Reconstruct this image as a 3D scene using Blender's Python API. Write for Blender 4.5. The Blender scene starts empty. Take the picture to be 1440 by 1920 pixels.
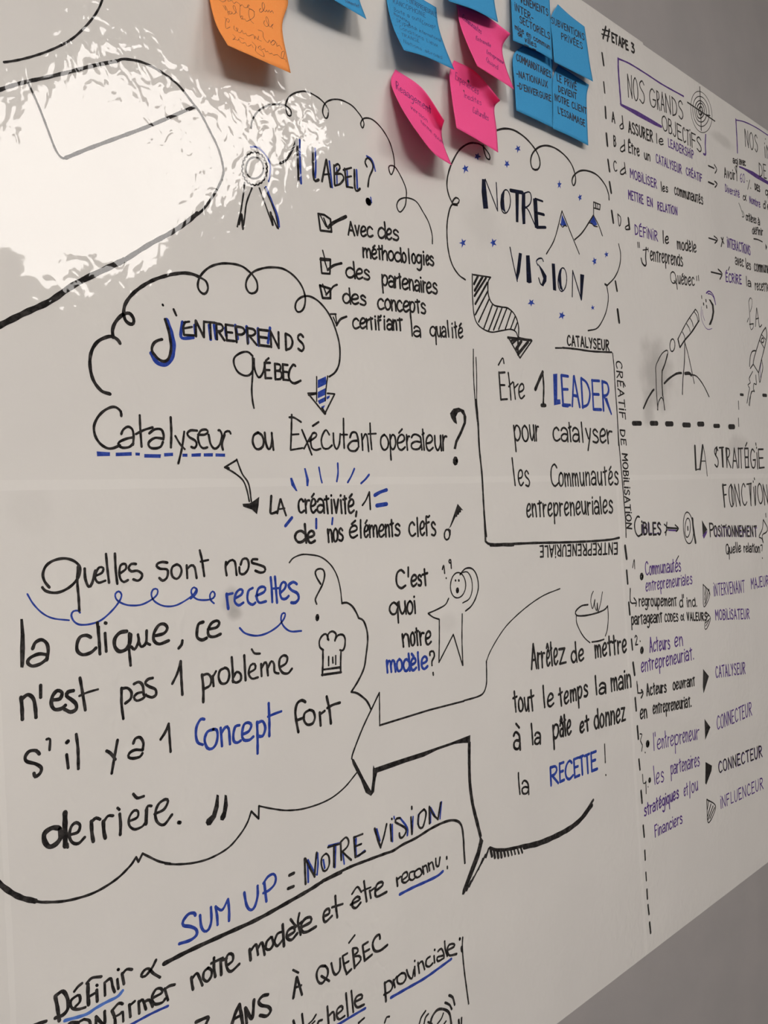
import bpy, bmesh, math, random
from mathutils import Vector, Matrix
from mathutils.bvhtree import BVHTree
import numpy as np

random.seed(7)
SC = bpy.context.scene
COL = SC.collection

# ------------------------------------------------------------------ camera
F_PX = 1580.0                       # focal length for the 1440 x 1920 frame
CX, CY = 720.0, 960.0
DIST = 0.58                         # camera to wall
CAM_H = 1.45
u = Vector((1660, -80, F_PX)).normalized()          # world +X seen in camera axes (x right, y down, z forward)
vd = Vector((80 / 1660.0, 1, 0)).normalized()       # world -Z
n = (-vd).cross(u).normalized()                     # world +Y, towards the wall
ROT = Matrix((u, n, -vd))                           # camera axes -> world
CAM_POS = Vector((0, -DIST, CAM_H))
cam_data = bpy.data.cameras.new('camera')
cam = bpy.data.objects.new('camera', cam_data)
COL.objects.link(cam)
R4 = Matrix((ROT @ Vector((1, 0, 0)), ROT @ Vector((0, -1, 0)), ROT @ Vector((0, 0, -1)))).transposed().to_4x4()
cam.matrix_world = Matrix.Translation(CAM_POS) @ R4
cam_data.sensor_fit = 'VERTICAL'
cam_data.sensor_height = 36.0
cam_data.lens = F_PX / 1920.0 * 36.0
cam_data.clip_start = 0.01
SC.camera = cam

# ------------------------------------------------------------------ world and exposure
world = bpy.data.worlds.new('world')
SC.world = world
world.use_nodes = True
world.node_tree.nodes['Background'].inputs[0].default_value = (0.75, 0.8, 0.9, 1)
world.node_tree.nodes['Background'].inputs[1].default_value = 0.3
SC.view_settings.view_transform = 'Standard'
SC.view_settings.look = 'None'
SC.view_settings.gamma = 1.0
SC.view_settings.use_curve_mapping = False
SC.view_settings.exposure = 0.12

LAMP_COLOR = (1.0, 0.945, 0.90)
# centre x, y, size x, size y, depth, drop below the ceiling, strength, tilt, label
LAMPS = [
    (-0.55, -1.80, 0.38, 0.38, 0.26, 0.22, 30.0, 0, 'bright square pendant lamp above and left of the camera'),
    (0.55, -2.75, 0.36, 0.36, 0.20, 0.0, 24.0, 0, 'smaller square lamp fixed to the ceiling straight behind the camera'),
    (1.43, -2.34, 0.78, 1.70, 0.01, 0.0, 8.5, 6, 'long flat ceiling light mirrored in the glossy film'),
]

def ray(px, py):
    return ROT @ Vector(((px - CX) / F_PX, (py - CY) / F_PX, 1.0))

def unproject(px, py, lift=0.0):
    d = ray(px, py)
    return CAM_POS + d * ((DIST - lift) / d.y)

# ------------------------------------------------------------------ materials
def new_mat(name):
    m = bpy.data.materials.new(name)
    m.use_nodes = True
    nt = m.node_tree
    return m, nt, nt.nodes['Principled BSDF']

def node(nt, kind, **kw):
    nd = nt.nodes.new(kind)
    for k, v in kw.items():
        nd.inputs[k.replace('_', ' ')].default_value = v
    return nd

def mixed_color(nt, c1, c2, fac, lo=0.35, hi=0.65):
    r = nt.nodes.new('ShaderNodeValToRGB')
    r.color_ramp.elements[0].position = lo; r.color_ramp.elements[0].color = (*c1, 1)
    r.color_ramp.elements[1].position = hi; r.color_ramp.elements[1].color = (*c2, 1)
    nt.links.new(fac, r.inputs[0])
    return r.outputs[0]

def film_bump(nt, bsdf):
    """bubbles and ripples of the cling film, the same over film and ink (object space = wall space)"""
    tc = nt.nodes.new('ShaderNodeTexCoord')
    mp = nt.nodes.new('ShaderNodeMapping')
    mp.inputs['Scale'].default_value = (1, 1, 0.8)
    mp.inputs['Rotation'].default_value = (0, 0.5, 0)
    nt.links.new(tc.outputs['Object'], mp.inputs[0])
    a = node(nt, 'ShaderNodeTexNoise', Scale=96.0, Detail=1.0, Roughness=0.4, Distortion=0.7)
    mk = node(nt, 'ShaderNodeTexNoise', Scale=7.0, Detail=1.0)
    nt.links.new(mp.outputs[0], mk.inputs['Vector'])
    mr = nt.nodes.new('ShaderNodeMapRange'); mr.inputs[1].default_value = 0.40; mr.inputs[2].default_value = 0.62; mr.inputs[3].default_value = 0.25; mr.inputs[4].default_value = 2.1
    nt.links.new(mk.outputs[0], mr.inputs[0])
    mu = nt.nodes.new('ShaderNodeMath'); mu.operation = 'MULTIPLY'
    nt.links.new(a.outputs[0], mu.inputs[0]); nt.links.new(mr.outputs[0], mu.inputs[1])
    b = node(nt, 'ShaderNodeTexNoise', Scale=11.0, Detail=1.0, Roughness=0.4)
    nt.links.new(mp.outputs[0], a.inputs['Vector'])
    nt.links.new(mp.outputs[0], b.inputs['Vector'])
    ba = nt.nodes.new('ShaderNodeBump'); ba.inputs['Distance'].default_value = FILM_A
    bb = nt.nodes.new('ShaderNodeBump'); bb.inputs['Distance'].default_value = FILM_B
    nt.links.new(mu.outputs[0], ba.inputs['Height'])
    nt.links.new(b.outputs[0], bb.inputs['Height'])
    nt.links.new(bb.outputs[0], ba.inputs['Normal'])
    nt.links.new(ba.outputs[0], bsdf.inputs['Normal'])
    return tc

FILM_A, FILM_B = 0.00030, 0.0024

# marks of wiped ink left on the film: photo x, y, half width, half height, strength
STAINS = [(1232, 700, 38, 90, 0.45), (1216, 770, 14, 40, 0.3), (433, 1128, 28, 32, 0.42), (440, 1150, 20, 18, 0.4), (842, 1168, 22, 26, 0.10),
          (905, 420, 45, 60, 0.10), (1385, 835, 26, 26, 0.22), (1352, 262, 30, 14, 0.25), (1130, 1350, 30, 40, 0.06), (60, 960, 60, 60, 0.06)]

def film_mat(name, base, base2, rough=0.02, stains=True):
    m, nt, b = new_mat(name)
    tc = film_bump(nt, b)
    s = node(nt, 'ShaderNodeTexNoise', Scale=3.2, Detail=4.0, Roughness=0.6)
    nt.links.new(tc.outputs['Object'], s.inputs['Vector'])
    col = mixed_color(nt, base, base2, s.outputs[0])
    if stains:
        wob = node(nt, 'ShaderNodeTexNoise', Scale=30.0, Detail=3.0)
        nt.links.new(tc.outputs['Object'], wob.inputs['Vector'])
        for px, py, rx, ry, amt in STAINS:
            c = unproject(px, py); e = unproject(px + rx, py); f2 = unproject(px, py + ry)
            mp = nt.nodes.new('ShaderNodeMapping'); mp.vector_type = 'TEXTURE'
            mp.inputs['Location'].default_value = c
            mp.inputs['Scale'].default_value = (abs(e.x - c.x), 1.0, abs(f2.z - c.z))
            nt.links.new(tc.outputs['Object'], mp.inputs[0])
            ln = nt.nodes.new('ShaderNodeVectorMath'); ln.operation = 'LENGTH'
            nt.links.new(mp.outputs[0], ln.inputs[0])
            ad = nt.nodes.new('ShaderNodeMath'); ad.operation = 'ADD'
            nt.links.new(ln.outputs['Value'], ad.inputs[0]); nt.links.new(wob.outputs[0], ad.inputs[1])
            mr = nt.nodes.new('ShaderNodeMapRange'); mr.interpolation_type = 'SMOOTHSTEP'
            mr.inputs[1].default_value = 0.75; mr.inputs[2].default_value = 1.5; mr.inputs[3].default_value = amt; mr.inputs[4].default_value = 0.0
            nt.links.new(ad.outputs[0], mr.inputs[0])
            mx = nt.nodes.new('ShaderNodeMix'); mx.data_type = 'RGBA'
            nt.links.new(mr.outputs[0], mx.inputs['Factor'])
            nt.links.new(col, mx.inputs['A']); mx.inputs['B'].default_value = (0.22, 0.205, 0.19, 1)
            col = mx.outputs['Result']
    nt.links.new(col, b.inputs['Base Color'])
    b.inputs['Roughness'].default_value = rough
    b.inputs['IOR'].default_value = 1.5
    return m

def ink_mat(name, c, c2, rough=0.03):
    m, nt, b = new_mat(name)
    tc = film_bump(nt, b)
    s = node(nt, 'ShaderNodeTexNoise', Scale=160.0, Detail=3.0, Roughness=0.7)
    nt.links.new(tc.outputs['Object'], s.inputs['Vector'])
    nt.links.new(mixed_color(nt, c, c2, s.outputs[0], 0.42, 0.72), b.inputs['Base Color'])
    b.inputs['Roughness'].default_value = rough
    b.inputs['IOR'].default_value = 1.45
    return m

def paper_mat(name, c, c2):
    m, nt, b = new_mat(name)
    tc = nt.nodes.new('ShaderNodeTexCoord')
    s = node(nt, 'ShaderNodeTexNoise', Scale=900.0, Detail=3.0)
    nt.links.new(tc.outputs['Object'], s.inputs['Vector'])
    nt.links.new(mixed_color(nt, c, c2, s.outputs[0]), b.inputs['Base Color'])
    b.inputs['Roughness'].default_value = 0.85
    b.inputs['Specular IOR Level'].default_value = 0.2
    tr = nt.nodes.new('ShaderNodeBsdfTranslucent'); tr.inputs[0].default_value = (*[min(1, x * 1.05) for x in c2], 1)
    mx = nt.nodes.new('ShaderNodeMixShader'); mx.inputs[0].default_value = 0.16
    nt.links.new(b.outputs[0], mx.inputs[1]); nt.links.new(tr.outputs[0], mx.inputs[2])
    nt.links.new(mx.outputs[0], nt.nodes['Material Output'].inputs[0])
    return m

def plain_mat(name, c, c2, rough, scale=40.0, bump=0.0):
    m, nt, b = new_mat(name)
    tc = nt.nodes.new('ShaderNodeTexCoord')
    s = node(nt, 'ShaderNodeTexNoise', Scale=scale, Detail=4.0)
    nt.links.new(tc.outputs['Object'], s.inputs['Vector'])
    nt.links.new(mixed_color(nt, c, c2, s.outputs[0]), b.inputs['Base Color'])
    b.inputs['Roughness'].default_value = rough
    if bump:
        s2 = node(nt, 'ShaderNodeTexNoise', Scale=420.0, Detail=2.0)
        nt.links.new(tc.outputs['Object'], s2.inputs['Vector'])
        bp = nt.nodes.new('ShaderNodeBump'); bp.inputs['Distance'].default_value = bump
        nt.links.new(s2.outputs[0], bp.inputs['Height'])
        nt.links.new(bp.outputs[0], b.inputs['Normal'])
    return m

def emit_mat(name, c, strength):
    m, nt, b = new_mat(name)
    b.inputs['Base Color'].default_value = (0.8, 0.8, 0.8, 1)
    b.inputs['Emission Color'].default_value = (*c, 1)
    b.inputs['Emission Strength'].default_value = strength
    return m

M = {
    'film': film_mat('glossy_film', (0.685, 0.665, 0.635), (0.655, 0.635, 0.61)),
    'overlap': film_mat('doubled_film', (0.715, 0.695, 0.665), (0.685, 0.665, 0.635), stains=False),
    'k': ink_mat('black_ink', (0.012, 0.011, 0.011), (0.055, 0.05, 0.048)),
    'n': ink_mat('navy_ink', (0.006, 0.007, 0.014), (0.014, 0.020, 0.060)),
    'u': ink_mat('blue_ink', (0.020, 0.045, 0.27), (0.045, 0.085, 0.40)),
    'l': ink_mat('light_blue_ink', (0.07, 0.16, 0.50), (0.11, 0.22, 0.60)),
    'v': ink_mat('purple_ink', (0.085, 0.040, 0.19), (0.13, 0.07, 0.26)),
    'pen': plain_mat('pen_ink', (0.012, 0.010, 0.016), (0.04, 0.03, 0.04), 0.5, 300.0),
    'penb': plain_mat('blue_pen_ink', (0.012, 0.03, 0.10), (0.03, 0.05, 0.14), 0.5, 300.0),
    'penr': plain_mat('purple_pen_ink', (0.13, 0.012, 0.11), (0.25, 0.02, 0.16), 0.5, 300.0),
    'wall': plain_mat('painted_wall', (0.335, 0.315, 0.31), (0.31, 0.295, 0.29), 0.55, 12.0, 0.00006),
    'room': plain_mat('room_paint', (0.45, 0.44, 0.42), (0.41, 0.40, 0.385), 0.8, 4.0),
    'ceiling': plain_mat('ceiling_tile_paint', (0.62, 0.61, 0.59), (0.56, 0.55, 0.53), 0.9, 9.0),
    'floor': plain_mat('grey_carpet', (0.13, 0.125, 0.12), (0.09, 0.088, 0.085), 0.95, 60.0),
    'metal': plain_mat('white_metal', (0.75, 0.75, 0.73), (0.7, 0.7, 0.68), 0.4),
    'orange': paper_mat('orange_paper', (1.0, 0.35, 0.09), (1.0, 0.38, 0.105)),
    'blue': paper_mat('blue_paper', (0.055, 0.34, 0.66), (0.065, 0.37, 0.70)),
    'pink': paper_mat('pink_paper', (1.0, 0.10, 0.33), (1.0, 0.12, 0.36)),
}

# ------------------------------------------------------------------ object helpers
def mesh_obj(name, verts, faces, mat, parent=None, smooth=False):
    me = bpy.data.meshes.new(name)
    me.from_pydata([tuple(v) for v in verts], [], faces)
    me.materials.append(mat)
    if smooth:
        me.polygons.foreach_set('use_smooth', [True] * len(me.polygons))
    me.update()
    o = bpy.data.objects.new(name, me)
    COL.objects.link(o)
    if parent:
        o.parent = parent
    return o

def tag(o, label=None, cat=None, group=None, kind=None):
    if label: o['label'] = label
    if cat: o['category'] = cat
    if group: o['group'] = group
    if kind: o['kind'] = kind
    return o

def box(name, lo, hi, mat, parent=None):
    x0, y0, z0 = lo; x1, y1, z1 = hi
    v = [(x0, y0, z0), (x1, y0, z0), (x1, y1, z0), (x0, y1, z0), (x0, y0, z1), (x1, y0, z1), (x1, y1, z1), (x0, y1, z1)]
    f = [(0, 3, 2, 1), (4, 5, 6, 7), (0, 1, 5, 4), (1, 2, 6, 5), (2, 3, 7, 6), (3, 0, 4, 7)]
    return mesh_obj(name, v, f, mat, parent)

# ------------------------------------------------------------------ the room
CEIL = CAM_H + 1.25
RX0, RX1, RY = -2.6, 5.2, -5.2
tag(box('wall_front', (RX0 - .1, 0.0, 0), (RX1 + .1, 0.12, CEIL), M['wall']), kind='structure', label='plain grey painted wall behind the glossy film sheets')
tag(box('wall_back', (RX0 - .1, RY - .12, 0), (RX1 + .1, RY, CEIL), M['room']), kind='structure')
tag(box('wall_left', (RX0 - .12, RY, 0), (RX0, 0, CEIL), M['room']), kind='structure')
tag(box('wall_right', (RX1, RY, 0), (RX1 + .12, 0, CEIL), M['room']), kind='structure')
tag(box('floor', (RX0 - .12, RY - .12, -0.1), (RX1 + .12, 0.12, 0), M['floor']), kind='structure')
tag(box('ceiling', (RX0 - .12, RY - .12, CEIL), (RX1 + .12, 0.12, CEIL + .1), M['ceiling']), kind='structure')
for nm, lo, hi in (('baseboard_front', (RX0, -0.015, 0), (RX1, 0, 0.1)), ('baseboard_back', (RX0, RY, 0), (RX1, RY + .015, 0.1))):
    tag(box(nm, lo, hi, M['metal']), kind='structure')

for i, (x, y, sx, sy, dp, drop, st, tilt, lab) in enumerate(LAMPS):
    e = bpy.data.objects.new('ceiling_light', None); COL.objects.link(e)
    e.location = (x, y, CEIL - drop); e.rotation_euler = (0, 0, math.radians(tilt))
    tag(e, lab, 'ceiling light', 'ceiling lights of the room')
    hx, hy, w = sx / 2, sy / 2, 0.025
    vs, fs = [], []
    for (a0, b0, a1, b1) in ((-hx - w, -hy - w, hx + w, -hy), (-hx - w, hy, hx + w, hy + w), (-hx - w, -hy, -hx, hy), (hx, -hy, hx + w, hy)):
        k = len(vs)
        vs += [(a0, b0, -.02), (a1, b0, -.02), (a1, b1, -.02), (a0, b1, -.02), (a0, b0, 0), (a1, b0, 0), (a1, b1, 0), (a0, b1, 0)]
        fs += [tuple(k + j for j in q) for q in ((0, 3, 2, 1), (4, 5, 6, 7), (0, 1, 5, 4), (1, 2, 6, 5), (2, 3, 7, 6), (3, 0, 4, 7))]
    mesh_obj('light_frame', vs, fs, M['metal'], e)
    if drop:
        box('hanging_rod', (-0.008, -0.008, 0), (0.008, 0.008, drop), M['metal'], e)
    box('diffuser', (-hx, -hy, -0.002 - dp), (hx, hy, -0.002), emit_mat('lit_diffuser', LAMP_COLOR, st), e)

# ------------------------------------------------------------------ the film sheets
def sheet(name, corners, lift, label, thick=0.00018):
    """corners in wall metres (x, z) in order: lower left, lower right, upper right, upper left"""
    vs = [(x, -lift - thick, z) for x, z in corners] + [(x, -lift, z) for x, z in corners]
    fs = [(0, 1, 2, 3), (7, 6, 5, 4), (0, 4, 5, 1), (1, 5, 6, 2), (2, 6, 7, 3), (3, 7, 4, 0)]
    o = mesh_obj(name, vs, fs, M['film'])
    return tag(o, label, 'whiteboard film')

def wp(px, py):
    p = unproject(px, py)
    return (p.x, p.z)

TOP_A, TOP_B = wp(1112, 16), wp(1402, 217)
BOT_A, BOT_B = wp(1100, 1876), wp(1440, 1616)
def on_line(a, b, x):
    return (x, a[1] + (b[1] - a[1]) * (x - a[0]) / (b[0] - a[0]))
XU = wp(1205, 83)[0]; XU2 = wp(1246, 900)[0]
XL = wp(1156, 905)[0]; XL2 = wp(1211, 1788)[0]
MID = wp(600, 903)[1]
XM = wp(1300, 903)[0]
H = 0.0035                                     # half of the overlap
S_UL = sheet('whiteboard_film', [(-0.55, MID - H), (XU2, MID - H), on_line(TOP_A, TOP_B, XU), on_line(TOP_A, TOP_B, -0.55)], 0.0003,
             'upper left glossy white film sheet with the rosette, clouds and coloured notes')
S_UR = sheet('whiteboard_film', [(XU2, MID - H), (2.7, MID - H), (2.7, on_line(TOP_A, TOP_B, 2.7)[1] - 0.004), (XU, on_line(TOP_A, TOP_B, XU)[1] - 0.0025)], 0.0003,
             'upper right white film sheet with purple headings and the telescope drawing')
XE = wp(14, 1700)[0]
S_LL = sheet('whiteboard_film', [on_line(BOT_A, BOT_B, XE + .0), on_line(BOT_A, BOT_B, XL2), (XL, MID - H), (XE, MID - H)], 0.0003,
             'lower left white film sheet with the large quotation and the slanted sum up text')
S_LR = sheet('whiteboard_film', [on_line(BOT_A, BOT_B, XL2), on_line(BOT_A, BOT_B, 2.7), (2.7, MID - H), (XL, MID - H)], 0.0003,
             'lower right white film sheet with the numbered purple list and triangles')
S_FL = sheet('whiteboard_film', [on_line(BOT_A, BOT_B, -0.55), on_line(BOT_A, BOT_B, XE), (XE, MID - H), (-0.55, MID - H)], 0.0003,
             'narrow strip of white film at the lower left picture edge')

def strip(a, b, w, parent, y=-0.00052):
    """doubled, lighter band where two sheets overlap, along a-b on the wall"""
    d = Vector((b[0] - a[0], 0, b[1] - a[1])).normalized()
    s = Vector((-d.z, 0, d.x)) * (w / 2)
    A, B = Vector((a[0], y, a[1])), Vector((b[0], y, b[1]))
    nseg = 60
    vs, fs = [], []
    rnd = random.Random(3)
    for i in range(nseg + 1):
        p = A.lerp(B, i / nseg)
        j1, j2 = rnd.uniform(-.0003, .0003), rnd.uniform(-.0003, .0003)
        vs += [p + s + d.cross(Vector((0, 1, 0))) * j1, p - s + d.cross(Vector((0, 1, 0))) * j2]
        if i: fs.append((2 * i - 2, 2 * i - 1, 2 * i + 1, 2 * i))
    k = len(vs)
    vs += [v + Vector((0, 0.00006, 0)) for v in vs]
    for i in range(1, nseg + 1):
        a0, b0 = 2 * i - 2, 2 * i
        fs += [(a0, b0, b0 + k, a0 + k), (a0 + 1, a0 + 1 + k, b0 + 1 + k, b0 + 1)]
    o = mesh_obj('overlap_strip', vs, fs, M['overlap'], parent)
    return o
strip((-0.55, MID), (XU2, MID), 2 * H, S_UL)
strip((XU2, MID), (2.6, MID), 2 * H, S_UR)
b1 = on_line(BOT_A, BOT_B, XL2)
strip((XL + .0002, MID - H), (b1[0], b1[1] + .001), 0.006, S_LL)
b2 = on_line(BOT_A, BOT_B, XE)
strip((XE, MID - H), (b2[0], b2[1] + .001), 0.004, S_FL)

# ------------------------------------------------------------------ sticky notes
def cr(p0, p1, p2, p3, t):
    t2, t3 = t * t, t * t * t
    return 0.5 * ((2 * p1) + (-p0 + p2) * t + (2 * p0 - 5 * p1 + 4 * p2 - p3) * t2 + (-p0 + 3 * p1 - 3 * p2 + p3) * t3)

def spline(pts, t):
    """pts numpy (n, k), t in 0..1"""
    m = len(pts) - 1
    f = min(t * m, m - 1e-9); i = int(f); f -= i
    g = lambda j: pts[j] if 0 <= j <= m else (2 * pts[0] - pts[1] if j < 0 else 2 * pts[m] - pts[m - 1])
    return cr(g(i - 1), g(i), g(i + 1), g(i + 2), f)

NOTE_OBJ = {}
def note(key, mat, rows, base, label, group, nres=22):
    """rows: control grid (px, py, lift in mm), top row sticks to the film; base = layer above the film in m"""
    grid = [[unproject(px, py, base + l / 1000.0) for px, py, l in r] for r in rows]
    A = np.array([[list(p) for p in r] for r in grid])
    vs, fs = [], []
    for i in range(nres + 1):
        row = np.array([spline(A[:, j], i / nres) for j in range(A.shape[1])])
        for j in range(nres + 1):
            p = spline(row, j / nres)
            p[1] = min(p[1], -base * 0.9)
            vs.append(p)
    N = nres + 1
    for i in range(nres):
        for j in range(nres):
            a = i * N + j
            fs.append((a, a + N, a + N + 1, a + 1))
    o = mesh_obj('sticky_note', vs, fs, M[mat], None, True)
    md = o.modifiers.new('thickness', 'SOLIDIFY'); md.thickness = 0.00012; md.offset = 0
    tag(o, label, 'sticky note', group)
    tree = BVHTree.FromPolygons([tuple(v) for v in vs], fs)
    NOTE_OBJ[key] = (o, tree)
    return o

B0 = 0.0009
NG = 'sticky notes along the top of the film'
note('orange', 'orange', [[(386, -92, 0), (448, -62, 0), (512, -30, 0)], [(390, -20, 5), (458, 2, 4), (540, 0, 6)],
     [(404, 42, 17), (466, 62, 13), (529, 52, 9)], [(427, 85, 30), (486, 111, 27), (545, 137, 20)]], B0, 'orange sticky note with cursive pen writing', NG)
note('bluetop', 'blue', [[(540, -190, 0), (597, -165, 0), (652, -140, 0)], [(548, -130, 6), (606, -100, 5), (662, -72, 4)],
     [(556, -80, 15), (616, -48, 14), (672, -8, 10)], [(567, -36, 28), (628, 1, 27), (687, 36, 22)]], B0, 'blue sticky note right of the orange one, only its lower corner in view', NG)
note('bluemid', 'blue', [[(722, -38, 0), (770, -14, 0), (818, 14, 0)], [(726, 6, 4), (773, 28, 3), (822, 48, 3)],
     [(737, 50, 14), (785, 70, 11), (834, 87, 8)], [(757, 94, 26), (800, 107, 22), (852, 131, 13)]], B0, 'blue sticky note with many small pen lines and a curled lower edge', NG)
note('pinkleft', 'pink', [[(741, 130, 1), (792, 166, 10), (833, 226, 18)], [(733, 155, 5), (786, 192, 5), (828, 246, 4)],
     [(750, 197, 18), (797, 232, 14), (832, 272, 8)], [(775, 238, 34), (812, 286, 28), (847, 310, 20)]], B0, 'strongly curled pink sticky note, the one furthest left', NG)
note('pinkup', 'pink', [[(856, 8, 0), (905, 26, 3), (957, 63, 15)], [(862, 44, 7), (903, 62, 5), (942, 88, 3)],
     [(876, 82, 18), (915, 106, 13), (948, 124, 8)], [(895, 124, 30), (930, 146, 25), (964, 168, 18)]], B0, 'pink sticky note tucked under a blue note, upper one of the right pair', NG)
note('bluecorner', 'blue', [[(828, -128, 0), (875, -106, 0), (920, -82, 0)], [(831, -85, 3), (878, -62, 3), (924, -38, 3)],
     [(835, -42, 9), (881, -20, 8), (927, 3, 8)], [(841, 2, 17), (888, 18, 16), (934, 42, 13)]], B0 + .0015, 'blue sticky note at the top edge overlapping the upper pink one', NG)
note('pinklow', 'pink', [[(851, 113, 1), (893, 136, 9), (938, 188, 15)], [(843, 140, 6), (886, 170, 4), (927, 203, 2)],
     [(848, 188, 12), (890, 218, 9), (931, 242, 6)], [(856, 240, 22), (895, 262, 20), (934, 286, 16)]], B0 + .0012, 'pink sticky note below the other pink notes, with a folded right corner', NG)
note('bluea', 'blue', [[(957, -45, 0), (995, -28, 0), (1030, -10, 0)], [(958, -4, 2), (996, 12, 2), (1032, 30, 2)],
     [(960, 38, 4), (998, 54, 4), (1034, 71, 4)], [(962, 76, 8), (1000, 92, 8), (1036, 112, 7)]], B0 + .0040, 'upper left note of the four blue sticky notes, reading INTER-SECTORIELS', NG)
note('blueb', 'blue', [[(1046, 8, 2), (1070, 30, 0), (1096, 50, 0)], [(1033, 34, 1), (1066, 60, 0), (1101, 84, 0)],
     [(1036, 76, 4), (1070, 97, 4), (1106, 119, 4)], [(1039, 116, 9), (1075, 134, 9), (1112, 153, 8)]], B0 + .0025, 'upper right note of the four blue sticky notes, reading SUBVENTIONS PRIVÉES', NG)
note('bluec', 'blue', [[(980, 86, 0), (1008, 97, 0), (1036, 110, 0)], [(962, 106, 2), (1000, 120, 3), (1036, 140, 2)],
     [(965, 158, 5), (1000, 172, 5), (1036, 186, 4)], [(968, 207, 8), (1002, 223, 8), (1037, 240, 7)]], B0 + .0012, 'lower left note of the four blue sticky notes, reading COMMANDITAIRES', NG)
note('blued', 'blue', [[(1047, 122, 0), (1075, 140, 0), (1104, 159, 2)], [(1037, 146, 2), (1070, 164, 2), (1100, 182, 1)],
     [(1037, 195, 5), (1070, 211, 5), (1101, 226, 4)], [(1037, 241, 8), (1070, 256, 8), (1103, 273, 7)]], B0, 'lower right note of the four blue sticky notes, reading LE PRIVÉ DEVIENT', NG)

# ------------------------------------------------------------------ handwriting
# stroke font: width, then strokes in units of 1/100 cap height (baseline 0, lower-case body 55)
FONT_SRC = '''
a 47;5,45 12,54 25,57 42,48 45,30 45,0;45,28 22,31 3,22 3,7 16,1 34,5 45,20
b 44;3,98 4,50 5,2;5,32 20,54 38,46 42,25 32,5 18,0 5,8
c 42;38,45 25,56 8,46 2,25 8,6 22,0 41,9
d 46;44,42 26,55 8,45 2,22 12,2 30,3 45,20;43,98 44,50 46,0
e 44;5,26 25,29 40,38 38,52 25,57 10,46 3,26 8,6 22,0 42,11
f 40;38,88 24,96 9,84 7,50 8,0;0,48 32,54
g 46;44,44 24,56 6,44 3,22 16,8 34,14 42,30;43,54 44,0 40,-30 22,-42 6,-34
h 42;4,98 4,50 5,0;5,30 20,53 34,48 38,25 39,0
i 8;4,54 5,28 6,0;4,76 5,79
j 20;14,54 16,0 12,-28 -4,-34;13,76 14,79
k 40;4,98 5,0;36,52 6,24;12,28 38,0
l 8;3,98 4,50 6,0
m 60;3,55 4,28 5,0;5,34 16,53 27,48 30,25 31,2;31,34 42,54 53,48 56,25 58,0
n 42;3,55 4,28 5,0;5,34 20,54 34,48 38,25 39,0
o 46;25,56 8,46 2,24 10,4 24,0 40,10 45,30 38,48 25,56
p 44;3,55 4,0 5,-45;5,38 20,56 38,50 42,28 32,8 18,2 6,10
q 44;40,42 24,56 7,44 3,22 14,4 30,6 40,26;42,54 42,0 43,-45
r 32;3,55 4,28 5,0;5,32 16,50 31,50
s 40;36,46 22,56 7,46 14,33 30,26 38,14 26,1 4,5
t 36;16,92 17,50 20,0;0,56 16,57 35,62
u 42;3,55 5,20 16,1 28,8 37,28 38,55;38,55 39,28 41,0
v 36;2,55 16,2;16,2 34,56
w 56;2,55 14,2;14,2 27,44;27,44 40,2;40,2 54,56
x 40;2,55 38,0;38,55 2,0
y 40;2,55 20,14;38,55 26,10 12,-42
z 40;3,54 36,54;36,54 4,2;4,2 40,3
A 52;2,0 25,100;25,100 50,0;11,36 42,35
B 46;5,98 5,0;5,96 32,94 38,74 28,56 6,54;6,54 36,50 44,26 32,4 5,1
C 50;44,82 30,98 12,84 3,50 9,14 26,0 48,14
D 50;5,98 5,0;5,97 34,84 47,50 34,14 5,1
E 42;5,98 5,0;5,97 40,98;5,52 34,53;5,1 42,3
F 42;5,98 5,0;5,96 42,98;5,52 34,54
G 54;46,84 28,98 10,80 3,44 16,6 38,4 50,24 50,42;30,42 54,44
H 48;4,98 5,0;44,98 45,0;5,50 44,52
I 8;4,80 5,0;4,104 5,108
J 34;28,98 28,20 16,0 2,14
K 46;4,98 5,0;42,98 6,46;14,54 44,0
L 40;5,98 5,30 8,2;8,2 38,4
M 60;4,0 6,98;6,98 30,40;30,40 54,98;54,98 57,0
N 50;4,0 5,98;5,98 44,2;44,2 46,98
O 54;28,98 9,84 2,50 10,12 27,0 46,14 52,50 44,86 28,98
P 44;5,98 5,0;5,96 34,94 42,72 30,52 6,48
Q 56;28,98 9,84 2,50 10,12 27,0 46,14 52,50 44,86 28,98;34,24 56,-8
R 48;5,98 5,0;5,96 34,94 41,72 28,54 6,50;14,50 46,0
S 44;40,84 26,98 8,86 8,66 34,44 40,20 24,0 3,12
T 48;24,97 25,0;1,96 47,99
U 48;4,98 6,24 20,0 36,12 44,50 44,98
V 48;3,98 22,2;22,2 46,98
X 46;3,98 44,0;44,98 2,0
Y 46;3,98 24,50;44,98 18,0
Z 44;4,97 42,97;42,97 4,2;4,2 44,3
0 44;22,98 6,76 3,34 16,2 34,8 42,50 36,88 22,98
1 26;0,62 20,98;20,98 21,0
2 40;4,80 18,98 34,84 30,56 4,4;4,4 40,6
3 38;4,96 34,92 14,58;14,58 36,42 34,12 18,0 2,8
6 42;34,96 12,70 3,34 12,2 32,4 38,28 24,46 6,34
. 8;3,2 5,4
, 12;8,10 2,-14
' 8;4,98 4,76
" 22;4,98 5,70;17,98 18,70
- 30;2,42 28,44
/ 30;28,100 2,-6
# 50;16,96 8,4;38,96 30,4;2,66 48,68;0,34 44,36
! 8;4,98 4,30;4,4 5,6
α 50;48,56 34,14 14,0 3,18 12,44 28,40 50,0
'''
FONT = {}
for line in FONT_SRC.strip().split('\n'):
    ch, rest = line[0], line[2:]
    parts = rest.split(';')
    FONT[ch] = (float(parts[0]), [[tuple(map(float, q.split(','))) for q in s.split()] for s in parts[1:]])
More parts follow.
